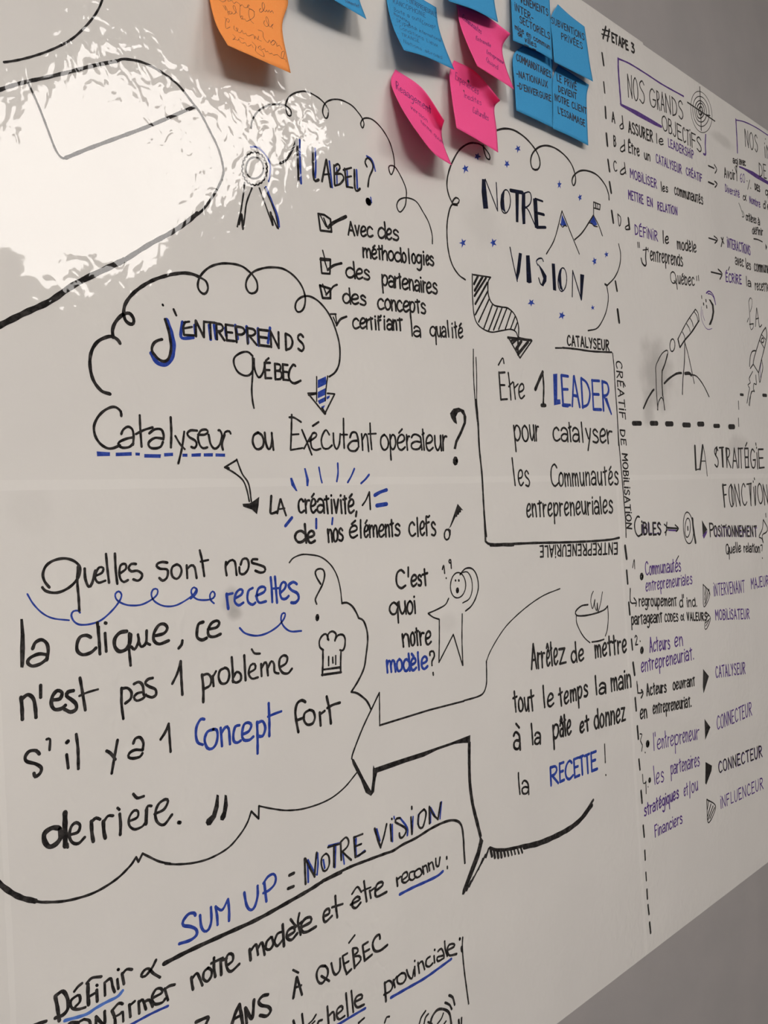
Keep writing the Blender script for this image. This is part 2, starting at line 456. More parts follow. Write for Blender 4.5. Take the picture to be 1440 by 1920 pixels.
ACC = {'é': ('e', 'a'), 'è': ('e', 'g'), 'ê': ('e', 'c'), 'à': ('a', 'g'), 'â': ('a', 'c'), 'É': ('E', 'a'), 'È': ('E', 'g'), 'Ê': ('E', 'c'), 'À': ('A', 'g')}
def glyph(ch):
    if ch in FONT: return FONT[ch]
    if ch in ACC:
        b, a = ACC[ch]
        w, st = FONT[b]
        up = 110 if b.isupper() else 66
        m = w / 2
        acc = {'a': [(m - 8, up), (m + 10, up + 17)], 'g': [(m - 10, up + 16), (m + 6, up)], 'c': [(m - 14, up), (m, up + 16), (m + 12, up)]}[a]
        return (w, st + ([acc] if a != 'c' else [acc[:2], acc[1:]]))
    return FONT['-']

class Ink:
    """collects ribbons and fills for one mesh"""
    def __init__(self): self.v, self.f, self.c = [], [], 0
    def add_poly(self, P, N):
        k = len(self.v); self.v += P
        # ear clipping in the plane
        from mathutils.geometry import tessellate_polygon
        for t in tessellate_polygon([P]): self.f.append(tuple(k + i for i in t))

def curve_pts(pts, sharp, step=3.0):
    pts = [np.array(p, float) for p in pts]
    if len(pts) == 1: pts.append(pts[0] + np.array([0.3, 0.3]))
    if sharp or len(pts) == 2:
        return [tuple(p) for p in pts]
    out = []
    A = np.array(pts); m = len(A) - 1
    for i in range(m):
        L = np.linalg.norm(A[i + 1] - A[i])
        k = max(2, min(12, int(L / step)))
        g = lambda j: A[j] if 0 <= j <= m else (2 * A[0] - A[1] if j < 0 else 2 * A[m] - A[m - 1])
        for q in range(k):
            out.append(tuple(cr(g(i - 1), g(i), g(i + 1), g(i + 2), q / k)))
    out.append(tuple(A[-1]))
    return out

TARGET = [None]
def place(px, py, off):
    """image point -> (point, normal, depth) on the film or on the current note"""
    if TARGET[0] is None:
        p = unproject(px, py, 0.0005 + off)
        return p, Vector((0, -1, 0)), (p - CAM_POS).dot(ROT @ Vector((0, 0, 1)))
    d = ray(px, py).normalized()
    hit, nor, idx, dist = NOTE_OBJ[TARGET[0]][1].ray_cast(CAM_POS, d)
    if hit is None: return None
    if nor.dot(d) > 0: nor = -nor
    return hit + nor * (0.0001 + off * 0.5), nor, (hit - CAM_POS).dot(ROT @ Vector((0, 0, 1)))

def squeeze(px):
    """stroke widths were read across upright strokes, which the slanted wall narrows"""
    a, b = unproject(px, CY), unproject(px + 1, CY)
    dep = (a - CAM_POS).dot(ROT @ Vector((0, 0, 1)))
    return min(1.0, (dep / F_PX) / (b.x - a.x)) ** 0.32 / 1.12

def stroke(ink, pts, w, sharp, layer):
    """w: stroke width in photo pixels (upright scale)"""
    ink.c += 1
    off = layer + (ink.c % 24) * 0.000003
    dense = curve_pts(pts, sharp)
    P = [place(x, y, off) for x, y in dense]
    P = [p for p in P if p]
    if len(P) < 2: return
    hw = w * P[len(P) // 2][2] / F_PX / 2 / squeeze(dense[len(dense) // 2][0])
    def disc(p, nn):
        a = nn.orthogonal().normalized(); b = nn.cross(a)
        k = len(ink.v)
        ring = 10
        p = p + nn * 0.000004
        ink.v.extend([p + (a * math.cos(2 * math.pi * i / ring) + b * math.sin(2 * math.pi * i / ring)) * hw for i in range(ring)])
        ink.f.append(tuple(range(k, k + ring)))
    k = len(ink.v)
    L = len(P)
    for i, (p, nn, dep) in enumerate(P):
        t = P[min(i + 1, L - 1)][0] - P[max(i - 1, 0)][0]
        if sharp and 0 < i < L - 1: pass
        s = nn.cross(t)
        s = s.normalized() if s.length > 1e-9 else Vector((1, 0, 0))
        if not sharp:
            # slight hand wobble of the pen width
            ww = hw * (1 + 0.08 * math.sin(i * 0.9 + ink.c))
            ink.v += [p + s * ww, p - s * ww]
    if not sharp:
        for i in range(L - 1):
            a = k + 2 * i
            ink.f.append((a, a + 1, a + 3, a + 2))
        disc(P[0][0], P[0][1]); disc(P[-1][0], P[-1][1])
    else:
        for i in range(L - 1):
            p, q = P[i][0], P[i + 1][0]
            t = q - p
            s = P[i][1].cross(t)
            if s.length < 1e-9: continue
            s = s.normalized() * hw
            a = len(ink.v)
            ink.v += [p + s, p - s, q - s, q + s]
            ink.f.append((a, a + 1, a + 2, a + 3))
        for p in P: disc(p[0], p[1])

LEAN = 80 / 1660.0
def word(ink, text, w, upv, xr, p0, p1, xs, layer, rnd):
    p0, p1 = np.array(p0, float), np.array(p1, float)
    base = p1 - p0
    upv = np.array(upv, float)
    Hh = np.linalg.norm(upv)
    gl = [glyph(c) if c != ' ' else None for c in text]
    if xs:
        tot = abs(base[0]) or 1
        xs = list(xs)
        ends = xs[1:] + [None]
        spans = []
        for i, x in enumerate(xs):
            e = ends[i]
            a = (x - p0[0]) / tot
            b = 1.0 if e is None else (e - p0[0]) / tot - 0.05 * Hh / tot
            if b < a + 0.004: b = a + 0.004
            spans.append((a, b))
    else:
        gap = 14.0
        ws = [(g[0] if g else 30.0) for g in gl]
        tot = sum(ws) + gap * (len(ws) - 1)
        spans, c = [], 0.0
        for wv in ws:
            spans.append((c / tot, (c + wv) / tot)); c += wv + gap
    L = np.linalg.norm(base)
    for ch, g, (a, b) in zip(text, gl, spans):
        if g is None: continue
        gw, sts = g
        narrow = gw < 15
        dy = rnd.uniform(-0.02, 0.02)
        sk = rnd.uniform(-0.02, 0.02)
        lower = ch in 'abcdefghijklmnopqrstuvwxyzéèêàâα'
        for st in sts:
            pts = []
            for (gx, gy) in st:
                if lower:
                    if 0 <= gy <= 57: gy = gy * xr / 0.55
                    elif 57 < gy < 90: gy = xr * 100 + (gy - 55) * 1.0
                if narrow:
                    s = (a + b) / 2 + (gx - gw / 2) / 100.0 * Hh * 0.6 / L
                else:
                    s = a + (b - a) * gx / gw
                yy = gy / 100.0 + dy
                pts.append(tuple(p0 + base * s + upv * yy + base / L * (sk * yy * Hh) + np.array([rnd.uniform(-1, 1), rnd.uniform(-1, 1)]) * Hh * 0.008))
            stroke(ink, pts, w, False, layer)

LAYER = {'k': 0.00012, 'n': 0.00012, 'u': 0.00004, 'l': 0.00004, 'v': 0.00006, 'pen': 0.00006, 'penb': 0.00006, 'penr': 0.00006}
SEAM_X_TOP = (XU, XU2)
def sheet_for(p):
    if p.z > MID:
        return S_UR if p.x > XU + (XU2 - XU) * 0.5 else S_UL
    return S_LR if p.x > (XL + XL2) / 2 else S_LL

def parse_pts(s):
    return [tuple(map(float, q.split(','))) for q in s.split()]

def build_ink(src, default_parent=None):
    fx, fy, fs = 0.0, 0.0, 1.0
    T = lambda q: (fx + q[0] / fs, fy + q[1] / fs)
    group = None
    units = []                       # (group name, group label, unit name, unit label, {mat: Ink})
    cur = None
    auto = None
    wordline = False
    rnd = random.Random(11)
    def need():
        nonlocal cur
        if cur is None:
            cur = ['handwritten_word' if False else 'ink_stroke', None, {}]
            group[2].append(cur)
        return cur[2]
    groups = []
    for line in src.strip().split('\n'):
        line = line.rstrip()
        if not line: continue
        c = line[0]
        if c == '@':
            fx, fy, fs = map(float, line[1:].split()); continue
        if c == 'G':
            nm, lab = line[2:].split('|'); group = [nm, lab, []]; groups.append(group); cur = None; auto = None; wordline = False; continue
        if c == 'N':
            q = line[2:].split('|'); cur = [q[0], q[1] if len(q) > 1 else None, {}]; group[2].append(cur); auto = None; wordline = False; continue
        if c == 'D':
            auto = line[2:].split('|'); continue
        if c in 'wW' and cur and cur[0] == 'handwritten_word':
            cur = ['handwritten_word', cur[1], {}]; group[2].append(cur)
        elif c in 'kKnuvlfobs' and auto:
            cur = [auto[0], auto[1] if len(auto) > 1 else None, {}]; group[2].append(cur)
        elif c in 'kKnuvlfob' and cur and wordline:
            cur = [cur[0], cur[1], {}]; group[2].append(cur)
        wordline = c in 'wW'
        inks = need()
        def ik(m):
            if m not in inks: inks[m] = Ink()
            return inks[m]
        if c in 'wW':
            q = line.split('|')
            _, m, wd = q[0].split()
            text = q[1]
            a = q[2].split()
            pp = parse_pts(q[3])
            xs = list(map(float, q[4].split())) if len(q) > 4 and q[4].strip() else None
            if c == 'w':
                h, xr, lean = map(float, a)
                up = (h * (lean - LEAN) / fs, -h / fs)
            else:
                ux, uy = map(float, a[0].split(',')); xr = float(a[1]); up = (ux / fs, uy / fs)
            word(ik(m), text, float(wd) / fs, up, xr, T(pp[0]), T(pp[1]), [fx + x / fs for x in xs] if xs else None, LAYER[m], rnd)
            continue
        head, body = line.split(':')
        hp = head.split()
        if hp[0] in ('k', 'u', 'n', 'v', 'l', 'pen', 'penb', 'penr', 'K'):
            if hp[0] == 'K': m, sharp = 'k', True
            else: m, sharp = hp[0], False
            stroke(ik(m), [T(p) for p in parse_pts(body)], float(hp[1]) / fs, sharp, LAYER[m])
        elif hp[0] == 'f':
            m = hp[1]
            P = []
            ink = ik(m); ink.c += 1
            for p in parse_pts(body):
                q = place(*T(p), LAYER[m] + 0.00001 + (ink.c % 24) * 0.000003)
                if q: P.append(q[0])
            if len(P) > 2: ink.add_poly(P, None)
        elif hp[0] == 'o':
            m = hp[1]; b = body.split()
            cx, cy = map(float, b[0].split(',')); rx, ry = map(float, b[1].split(','))
            rot = math.radians(float(b[2])) if len(b) > 2 else 0.05
            if hp[0] == 'o':
                pts = []
                for i in range(27):
                    a = 2 * math.pi * i / 26
                    x, y = rx * math.cos(a), ry * math.sin(a)
                    k = 1 + 0.015 * math.sin(3 * a + 1)
                    pts.append(T((cx + (x * math.cos(rot) - y * math.sin(rot)) * k, cy + (x * math.sin(rot) + y * math.cos(rot)) * k)))
                stroke(ik(m), pts, float(hp[2]) / fs, False, LAYER[m])
        elif hp[0] == 'b':
            m = hp[1]; b = body.split()
            cx, cy = map(float, b[0].split(',')); rx, ry = map(float, b[1].split(',')); nb, amp = map(float, b[2].split(','))
            pts = []
            K = int(nb) * 5
            for i in range(K + 1):
                a = 2 * math.pi * i / K
                r = amp * abs(math.sin(a * nb / 2)) - amp / 2
                pts.append(T((cx + (rx + r) * math.cos(a), cy + (ry + r) * math.sin(a))))
            stroke(ik(m), pts, float(hp[2]) / fs, False, LAYER[m])
        elif hp[0] == 's':
            m = hp[1]; b = body.split()
            cx, cy = map(float, b[0].split(',')); w0, h0 = map(float, b[1].split(','))
            a0 = rnd.uniform(0, 1)
            pts = []
            for i in range(10):
                a = a0 + math.pi * i / 5
                k = 1.0 if i % 2 == 0 else 0.42
                k *= rnd.uniform(0.8, 1.15)
                pts.append((cx + w0 * k * math.cos(a), cy + h0 * k * math.sin(a)))
            ink = ik(m); ink.c += 1
            P = [place(*T(p), LAYER[m] + (ink.c % 24) * 0.000003)[0] for p in pts]
            ink.add_poly(P, None)
    for nm, lab, us in groups:
        if not lab: lab = None
        us = [q for q in us if any(i.f for i in q[2].values())]
        if not us: continue
        allv = [v for q in us for i in q[2].values() for v in i.v]
        c = sum((Vector(v) for v in allv), Vector()) / len(allv)
        parent = default_parent or sheet_for(c)
        single = len(us) == 1 and len(us[0][2]) == 1
        if default_parent:
            for un, ul, inks in us:
                for m, ink in inks.items():
                    mesh_obj(nm, ink.v, ink.f, M[m], parent)
            continue
        if single:
            m, ink = list(us[0][2].items())[0]
            tag(mesh_obj(nm, ink.v, ink.f, M[m], parent), lab)
            continue
        e = bpy.data.objects.new(nm, None); COL.objects.link(e)
        e.parent = parent; e['label'] = lab; e.empty_display_size = 0.01
        for un, ul, inks in us:
            for m, ink in inks.items():
                o = mesh_obj(un, ink.v, ink.f, M[m], e)
                if ul: o['label'] = ul
                elif m == 'v': o['label'] = 'purple ink writing'
                elif m == 'u': o['label'] = 'blue ink marks'

INK = r'''
@ 0 0 3
G curve_drawing|thin grey curved line at the upper left corner
k 11:22,350 100,338 200,312 300,275 400,222 480,150 540,75 575,0 600,-110
G bubble_outline|large rounded black outline around the mirror glare
N outline_stroke
k 18:-60,530 0,505 80,478 155,458 250,438 400,402 530,368 658,343
k 12:658,343 700,332 800,350 900,400 1000,475 1085,580 1130,640 1180,735 1230,840 1256,945 1250,1000 1215,1075 1150,1170 1100,1215
k 22:1110,1200 1050,1250 960,1310 840,1375 690,1470
k 30:700,1462 600,1510 420,1600 280,1695 140,1760 0,1830 -60,1860
G corner_drawing|open black rectangle corner inside the large outline
k 11:155,458 215,590 262,710 310,835 345,885 375,890
k 17:370,888 500,835 680,768 830,712 1000,640 1095,600
@ 400 140 4
G rosette_drawing|award rosette with two ribbon tails and blue shading
N rosette_ring
b k 10:310,705 92,122 22,8
N rosette_centre
o k 12:310,700 66,80
N ribbon_tail
k 12:235,810 225,900 205,1030 180,1140
k 12:290,850 250,960 235,1070 222,1160
K 18:208,1045 192,1120
K 18:212,1050 222,1150
N ribbon_tail
k 11:345,850 385,960 445,1130
k 11:385,850 430,950 470,1060 488,1155
K 18:430,1035 445,1125
K 12:442,1060 480,1150
N blue_shading|blue ink shading
u 18:395,845 440,960 480,1060 492,1138
u 13:280,542 330,545 390,600 425,670 425,740 415,800
G label_heading|heading 1 LABEL? in black capitals with blue shadow strokes
N handwritten_numeral
k 15:500,665 545,640 590,570 625,485
k 18:628,485 632,600 640,795
N handwritten_word
k 18:745,550 748,680 752,770 765,798 790,788
k 15:815,800 845,645
k 18:848,640 880,840
k 13:825,750 870,745
k 15:905,680 910,825
k 14:905,690 935,670 950,700 915,745
k 14:915,745 960,745 978,780 950,820 912,832
k 15:985,705 1000,840
k 13:975,715 1035,698
k 13:990,770 1035,762
k 13:1000,840 1045,848
k 16:1058,715 1062,850 1080,872 1100,855
N question_mark
k 13:1152,690 1138,655 1155,625 1185,650 1197,700 1170,770 1160,840
k 46:1162,950 1165,956
N blue_shadow|blue shadow strokes beside the letters
u 16:648,490 650,620 658,815
u 15:764,555 768,680 764,770
u 14:870,650 892,845
u 12:925,700 928,820
u 12:1003,720 1010,830
u 15:1074,715 1080,850
u 12:1150,610 1190,640 1215,722
u 10:1180,920 1187,960
G label_cloud|curly cloud line over the heading with the rosette
k 10:285,400 290,350 330,280 400,235 480,220 540,232 580,265 582,305 560,305 545,260 545,215 570,165 620,135 690,125 760,155 820,200 860,260 858,315 840,325 820,280 835,220 880,190 950,188 1030,225 1080,275 1118,330 1130,375 1118,400 1105,365 1130,328 1190,335 1260,400 1320,500 1350,600 1358,690 1335,750 1318,715 1320,685 1360,690 1405,760 1444,853 1447,920 1437,987 1400,1031 1376,987 1393,940 1447,923 1520,950 1573,1030 1616,1110 1641,1202 1643,1268
@ 580 380 4.8
G checklist|four ticked check boxes with French text
N ticked_box
K 18:80,100 135,110 190,148 200,262
K 18:80,100 100,250 200,262
k 14:130,140 165,228
k 12:98,112 150,215
k 26:170,225 215,182 330,125
N ticked_box
K 16:100,500 190,510 185,640 112,635 100,500
K 22:100,512 185,515
k 14:120,430 140,505
k 14:140,530 165,610
k 20:165,605 220,565 290,545
N ticked_box
K 20:95,745 190,775 190,860 120,858 95,745
k 14:120,735 155,830
k 16:185,800 215,755 250,738
k 16:150,830 185,790
N ticked_box
K 14:190,1003 240,1003
K 12:235,1005 248,1090
k 12:215,1030 240,1090
k 18:245,1105 280,1050 335,1025
w k 17|Avec|118 .75 0|348,288 575,312|348 415 462 520
w k 17|des|150 .62 0|618,318 808,340|618 695 752
w k 17|méthodologies|128 .66 0|482,490 1122,570|482 562 618 655 712 768 838 880 925 965 1018 1050 1085
w k 17|des|150 .6 0|330,672 548,700|330 420 490
w k 17|partenaires|140 .68 0|655,745 1155,825|655 715 772 806 835 900 950 1000 1025 1055 1110
w k 17|des|140 .62 0|302,902 515,928|302 378 455
w k 17|concepts|125 .75 0|615,955 1050,1000|615 680 740 790 845 905 960 1005
w k 17|certifiant|115 .78 0|390,1130 840,1150|390 455 515 545 580 620 660 700 755 795
w k 15|la|150 .6 0|918,1198 1005,1208|918 940
w k 15|qualité|150 .6 0|1085,1200 1385,1220|1085 1150 1195 1240 1275 1310 1340
@ 140 460 4
G enterprise_cloud|round curly cloud line with a blue striped arrow below it
k 24:265,1115 200,1090 140,1010 115,900 125,800 170,725 240,688 285,685 325,710 340,735
k 24:288,690 285,630 310,570 360,520 410,510 442,550 440,585 415,590 380,560 368,500 385,430 450,350 560,275 680,230 800,208 880,215 940,240
k 16:940,240 985,270 1000,320 985,358 960,362 930,330 925,280 950,220 1010,165 1090,138 1180,138 1260,160 1330,215
k 14:1330,215 1365,270 1370,330 1345,358 1310,355 1285,310 1295,250 1340,200 1400,175 1470,165 1560,175 1640,225 1700,300 1728,380 1725,450 1705,490 1675,500 1655,470 1665,420 1710,385 1770,385 1840,430 1910,520 1960,640 1988,760 1985,880 1955,950 1910,985
G enterprise_title|j'ENTREPRENDS QUÉBEC in black capitals with blue shadow
N handwritten_word
k 16:660,445 663,450
k 16:742,480 762,525
k 20:678,555 705,640 722,740 720,800 700,855 665,870 620,845 580,790 590,740 620,715 655,705
k 17:830,575 815,610 820,670
k 15:820,578 860,572
k 15:825,622 880,612
k 15:820,672 905,676
w k 17|NTREPREN|122 .6 0|905,680 1540,772|905 985 1062 1133 1205 1290 1375 1468
w k 17|D|125 .6 0|1580,785 1640,790
w k 17|S|130 .6 0|1675,790 1725,795
N blue_shadow|blue shadow strokes behind the letters
u 30:690,560 720,640 742,730 740,800 720,860 680,892 620,880 575,810
u 22:808,575 798,640 805,695 890,692
u 22:900,600 905,660
u 22:1008,600 1020,705
u 22:1045,600 1060,700
u 22:1130,620 1138,680
u 22:1205,600 1222,700
u 22:1290,610 1300,730
u 22:1375,625 1380,750
u 22:1465,620 1450,730
N handwritten_word
k 15:1335,830 1300,800 1250,805 1200,840 1195,890 1225,950 1280,978 1320,965 1345,910
k 14:1335,840 1335,960 1328,1080 1335,1170 1345,1220
k 15:1345,850 1350,930 1380,990 1410,960 1430,880
w k 16|É|120 .6 0|1425,995 1475,997
w k 16|B|120 .6 0|1500,1005 1560,1010
w k 16|E|120 .6 0|1560,1008 1605,1015
k 17:1655,905 1640,895 1615,930 1605,980 1620,1020 1650,1035 1695,1015
G striped_arrow|small arrow pointing down filled with blue stripes
@ 400 500 4
N arrow_outline
K 10:775,825 775,1010
k 10:858,820 845,920 840,1005
K 12:775,948 710,950 835,1105 910,955 855,950
K 14:715,962 775,952
K 20:815,1065 838,1100
D blue_stripe|blue ink stripe
f u:783,850 845,822 850,880 783,912
f u:783,940 842,910 842,960 783,988
f u:783,1005 842,975 840,1010 795,1032
f u:848,975 875,965 870,985 850,998
f u:808,1050 838,1038 825,1068
G catalyst_line|Catalyseur ou Exécutant opérateur written as one question
@ 140 740 4
N handwritten_word
k 19:350,160 345,125 310,95 270,95 215,125 170,175 145,240 155,310 190,365 240,400 285,402 340,380
k 17:350,295 365,262 400,240 432,260 442,310 438,375
k 18:440,320 390,330 335,355 330,380 360,398 410,392 440,365
k 17:488,155 492,250 502,390
k 17:460,295 520,265 585,245
k 18:560,290 600,260 650,262 668,305 665,335
k 18:665,330 600,325 555,360 565,395 605,403 645,390 662,355
k 18:720,170 725,280 722,395
k 15:755,310 790,370 825,408
k 16:822,278 805,400 778,515
k 17:918,270 870,268 845,290 860,318 905,345 915,375 900,400 875,392
k 16:925,300 975,300 1000,280 985,262 945,270 925,320 940,380 965,402 995,395
k 16:1005,300 1020,370 1050,405 1085,380 1105,310 1090,268 1078,268
k 17:1125,300 1105,370 1112,412
k 15:1110,335 1130,280 1160,275 1170,292
D blue_dash|thick blue underline dash
f u:165,425 265,432 265,460 168,462
f u:308,435 428,430 428,458 308,462
f u:455,434 490,436 488,458 456,456
f u:522,445 648,447 644,475 522,472
f u:670,438 738,435 738,460 672,464
f u:808,442 846,442 846,466 808,466
f u:876,442 948,438 946,464 876,466
f u:968,440 1038,438 1036,464 968,464
f u:1056,440 1128,442 1128,466 1056,464
@ 460 740 4
N handwritten_word
w k 17|ou|125 1 0|55,408 212,415|55 150
N handwritten_word
k 14:330,170 365,172 418,205
k 14:348,150 345,280 340,410
k 13:348,300 400,296
k 13:340,415 430,400
k 14:425,265 460,350 498,450
k 13:500,300 470,350 440,405
k 14:480,350 530,315 530,290 505,290 490,340 500,400 530,415 565,405
k 14:505,235 550,205
k 14:630,300 605,265 580,300 570,350 585,400 620,405 650,380
k 14:660,290 665,370 685,408 705,370 712,295
k 14:736,180 738,300 742,400
k 12:722,300 765,300
k 15:785,320 800,285 830,285 845,330 850,390
k 15:848,345 800,350 770,385 785,418 825,422 845,400
k 14:872,295 878,370 880,415
k 13:878,340 900,295 915,320 925,425
k 13:935,215 940,320 948,410
k 12:922,295 980,292
N handwritten_word
w k 14|opérateur|165 .68 0|1015,412 1515,418|1015 1085 1140 1212 1245 1335 1355 1420 1480
@ 680 740 4
N question_mark
f k:665,175 655,140 680,105 720,97 760,115 778,165 775,215 745,290 710,360 700,410 682,405 695,345 735,265 758,205 755,155 735,128 715,135 700,165 708,222 685,208
N question_mark
o k 22:696,497 10,20
@ 140 740 4
G bent_arrow|bent hollow arrow ending in a solid black head
K 13:1125,545 1215,490
k 12:1215,485 1255,590 1305,670 1325,800
k 12:1130,548 1195,585 1260,640 1290,710 1310,800
K 18:1130,545 1155,552
f k:1258,818 1310,815 1345,795 1385,765 1380,830 1368,898 1330,862 1265,840
G creativity_note|LA créativité, 1 de nos éléments clefs with blue dashes around
@ 460 740 4
D blue_ray|blue ink ray
f u:335,625 350,622 392,725 378,722 345,680
f u:440,552 452,550 478,640 472,688 458,685 455,630
u 12:552,545 565,620 575,660
u 14:693,515 695,590 686,650
u 13:818,555 795,610 768,658
u 14:928,600 900,635 868,665
D blue_ray|blue ink ray
u 22:970,755 1010,732 1060,714
u 24:985,832 1060,820
D blue_ray|blue ink ray
u 20:350,922 300,985
u 16:532,932 532,1002
u 14:655,925 650,972
N handwritten_word
k 18:195,760 190,840 192,890 240,878
k 15:240,890 262,785
k 16:265,785 305,905
k 12:245,860 295,852
N handwritten_word
w k 16|créativité,|140 .72 0|398,885 840,890|398 450 490 540 600 640 665 710 740 770 825
N handwritten_numeral
k 12:878,830 905,790 930,730
k 13:930,730 938,860
N handwritten_word
w k 19|de|140 .62 0|372,1108 525,1110|372 465
w k 16|nos|95 1 0|622,1105 735,1095|622 660 700
w k 15|éléments|135 .66 .02|778,1075 1162,1060|778 850 890 930 1000 1050 1090 1120
w k 15|clefs|140 .72 0|1228,1058 1430,1058|1228 1285 1310 1355 1395
G key_drawing|small black key drawn after the word clefs
@ 680 740 4
f k:712,818 755,868 738,865 738,882 725,885 722,900 710,902 708,918 698,915 662,990 645,1005 655,985
o k 12:633,1050 20,38
f k:640,1000 662,1015 660,1055 650,1030
@ 0 1020 4
G recipe_quote|large handwritten French quotation starting Quelles sont nos recettes
N handwritten_word
k 19:370,325 335,280 322,225 345,165 400,125 480,108 550,125 595,165 600,215 575,270 520,325 450,360 390,365 340,350 318,325
k 19:585,170 580,280 590,400 595,500
k 20:635,185 640,260 665,320 690,295 715,200
k 17:715,240 765,215 775,180 745,175 720,215 715,260 740,290 790,275
k 18:795,75 805,180 818,290
k 18:862,72 868,190 880,298
k 17:895,225 945,185 940,150 905,160 895,220 905,265 930,285 960,270
k 18:1020,150 985,150 965,180 985,205 1030,200 1065,225 1060,255 1035,275 1000,265
@ 300 1020 4
N handwritten_word
k 18:55,140 20,135 -15,145 -25,165 0,185 50,190 60,215 50,255 20,275 -5,255
k 17:120,155 95,170 85,205 95,245 125,262 150,240 162,200 150,165 125,152
k 17:200,160 205,255
k 17:205,185 235,160 260,175 275,255
k 17:298,48 315,120 332,240
k 15:305,132 362,120
N handwritten_word
k 17:495,135 492,180 500,235
k 17:495,160 525,125 560,130 575,232
k 17:595,175 600,220 630,225 660,190 665,140 650,110 620,115 605,155
k 17:730,115 695,115 690,140 740,155 785,175 785,205 755,215 715,200
N handwritten_word|blue word recettes
u 21:500,375 505,430 512,485
u 17:500,380 545,370
u 18:560,410 610,380 620,350 600,340 570,370 560,430 590,460 625,440
u 18:695,330 665,350 655,400 665,440 695,455 715,440
u 18:720,390 780,360 790,330 765,320 735,340 725,400 745,440 795,430
u 18:830,250 838,340 842,435
u 18:862,245 870,340 878,440
u 14:838,335 900,330
u 18:905,365 935,335 945,300 925,285 905,310 900,370 915,410 945,410 965,390
u 20:1025,300 1000,285 965,310 985,345 1030,370 1040,410 1015,440 985,440
@ 0 1020 4
N handwritten_word
f k:152,562 172,562 185,680 188,780 182,900 175,928 152,925 150,780 155,680
k 24:245,785 265,740 310,718 350,745 362,800 350,870
k 24:355,830 290,825 225,855 208,890 240,915 300,900 355,860
N handwritten_word
k 24:680,700 650,685 605,695 580,740 580,800 620,830 680,815 720,780
k 22:730,590 742,700 750,825
k 16:742,620 745,820
k 22:788,670 797,805
k 24:790,592 795,594
k 26:950,655 900,665 862,710 862,770 895,805 945,790 975,740 980,680
k 20:970,670 968,780 980,910
k 20:985,770 1010,790 1040,730 1035,680
k 20:1040,730 1060,770 1095,740 1100,650
k 20:1095,740 1125,755
k 22:1155,690 1230,670 1255,630 1230,600 1190,610 1155,670 1155,725 1195,750 1265,725
k 20:1368,725 1362,755 1340,782
@ 300 1020 4
N handwritten_word
k 22:325,585 290,600 278,650 280,700 315,720 350,705
k 20:360,640 425,625 445,590 425,575 385,595 360,650 370,690 410,695 455,675
@ 0 1020 4
N handwritten_word
k 26:158,1150 165,1230 168,1315
k 26:165,1160 210,1130 250,1160 265,1230 270,1300
k 24:305,1060 305,1150
k 26:395,1170 450,1160 465,1115 430,1100 395,1140 385,1200 410,1240 460,1235 490,1210
k 26:550,1100 510,1110 500,1140 540,1170 570,1200 570,1240 530,1260 485,1240
k 22:600,1005 620,1120 640,1245
k 16:595,1140 650,1115 735,1090
N handwritten_word
k 20:912,1080 912,1200 925,1310
k 20:915,1085 955,1080 985,1110 980,1160 940,1195
k 20:1005,1050 1040,1035 1070,1060 1078,1130
k 18:1075,1110 1030,1120 1005,1150 1025,1175 1070,1160 1095,1130
k 20:1145,1005 1110,1015 1090,1045 1120,1070 1165,1090 1170,1130 1140,1150 1105,1140
@ 300 1020 4
N handwritten_numeral
k 18:92,1048 130,970 155,880
k 20:155,880 160,1000 168,1130
N handwritten_word
k 20:315,980 325,1080 325,1185
k 18:320,985 360,975 385,1010 375,1060 335,1085
k 18:395,990 402,1065
k 17:395,1000 420,955
k 18:485,930 450,950 440,1000 460,1045 500,1040 520,990 510,940 485,928
k 18:538,850 545,950 548,1035
k 18:550,1000 575,960 605,975 605,1020 570,1040 545,1025
k 18:632,835 637,930 642,1022
k 16:670,965 715,935 710,900 680,910 665,970 690,1010 735,1000
k 15:688,790 710,820 750,822
k 17:758,900 762,990
k 17:762,930 785,890 800,900 810,985
k 17:808,930 835,880 855,900 860,960 890,970
k 17:898,925 945,895 955,850 930,835 900,860 895,920 920,965 960,970 990,935
@ 0 1300 4
N handwritten_word
k 24:295,455 270,430 220,435 190,475 200,510 270,530 310,560 300,600 265,625 255,600
k 18:350,345 375,345 372,425
k 22:500,460 512,560
k 28:502,368 510,360
k 22:572,308 585,420 588,565
k 22:800,432 830,450 865,495
k 20:882,350 860,470 838,600
k 20:1000,375 1015,340 1050,330 1075,370 1070,425
k 20:1070,425 1010,425 970,450 965,480 1000,488 1050,475 1068,450
k 20:1205,345 1240,290 1265,230
k 18:1265,228 1272,330 1280,438
@ 320 1280 4
N handwritten_word|blue word Concept
u 20:252,275 225,275 195,330 190,400 205,450 240,465
u 20:320,350 275,370 255,430 275,490 310,495 340,460 352,400 345,355 320,350
u 20:375,340 385,475
u 20:380,380 410,335 435,345 445,460
u 20:515,320 485,330 470,390 475,440 500,450 525,435
u 20:535,390 585,365 605,320 585,300 550,315 535,390 550,430 590,430 620,405
u 20:648,295 652,420 652,530
u 20:655,300 690,290 710,340 690,400 655,400
u 20:735,155 740,280 740,400
u 17:730,255 775,235 830,215
N handwritten_word
k 20:1010,145 985,132 950,155 935,220 945,300 958,370
k 18:940,285 1000,262
k 18:1040,205 1005,230 1000,280 1025,315 1065,305 1082,260 1070,215 1045,205
k 20:1118,225 1125,320
k 18:1118,240 1155,212
k 20:1170,105 1190,200 1202,305
k 18:1175,190 1220,165 1270,150
@ 0 1300 4
N handwritten_word
k 34:440,1010 390,1010 335,1050 335,1110 370,1150 420,1130 455,1080 450,1020
k 36:488,895 488,1020 490,1145
k 20:505,1130 508,1155
k 22:530,1060 585,1040 600,990 570,970 535,1000 520,1070 545,1120 590,1125 635,1080
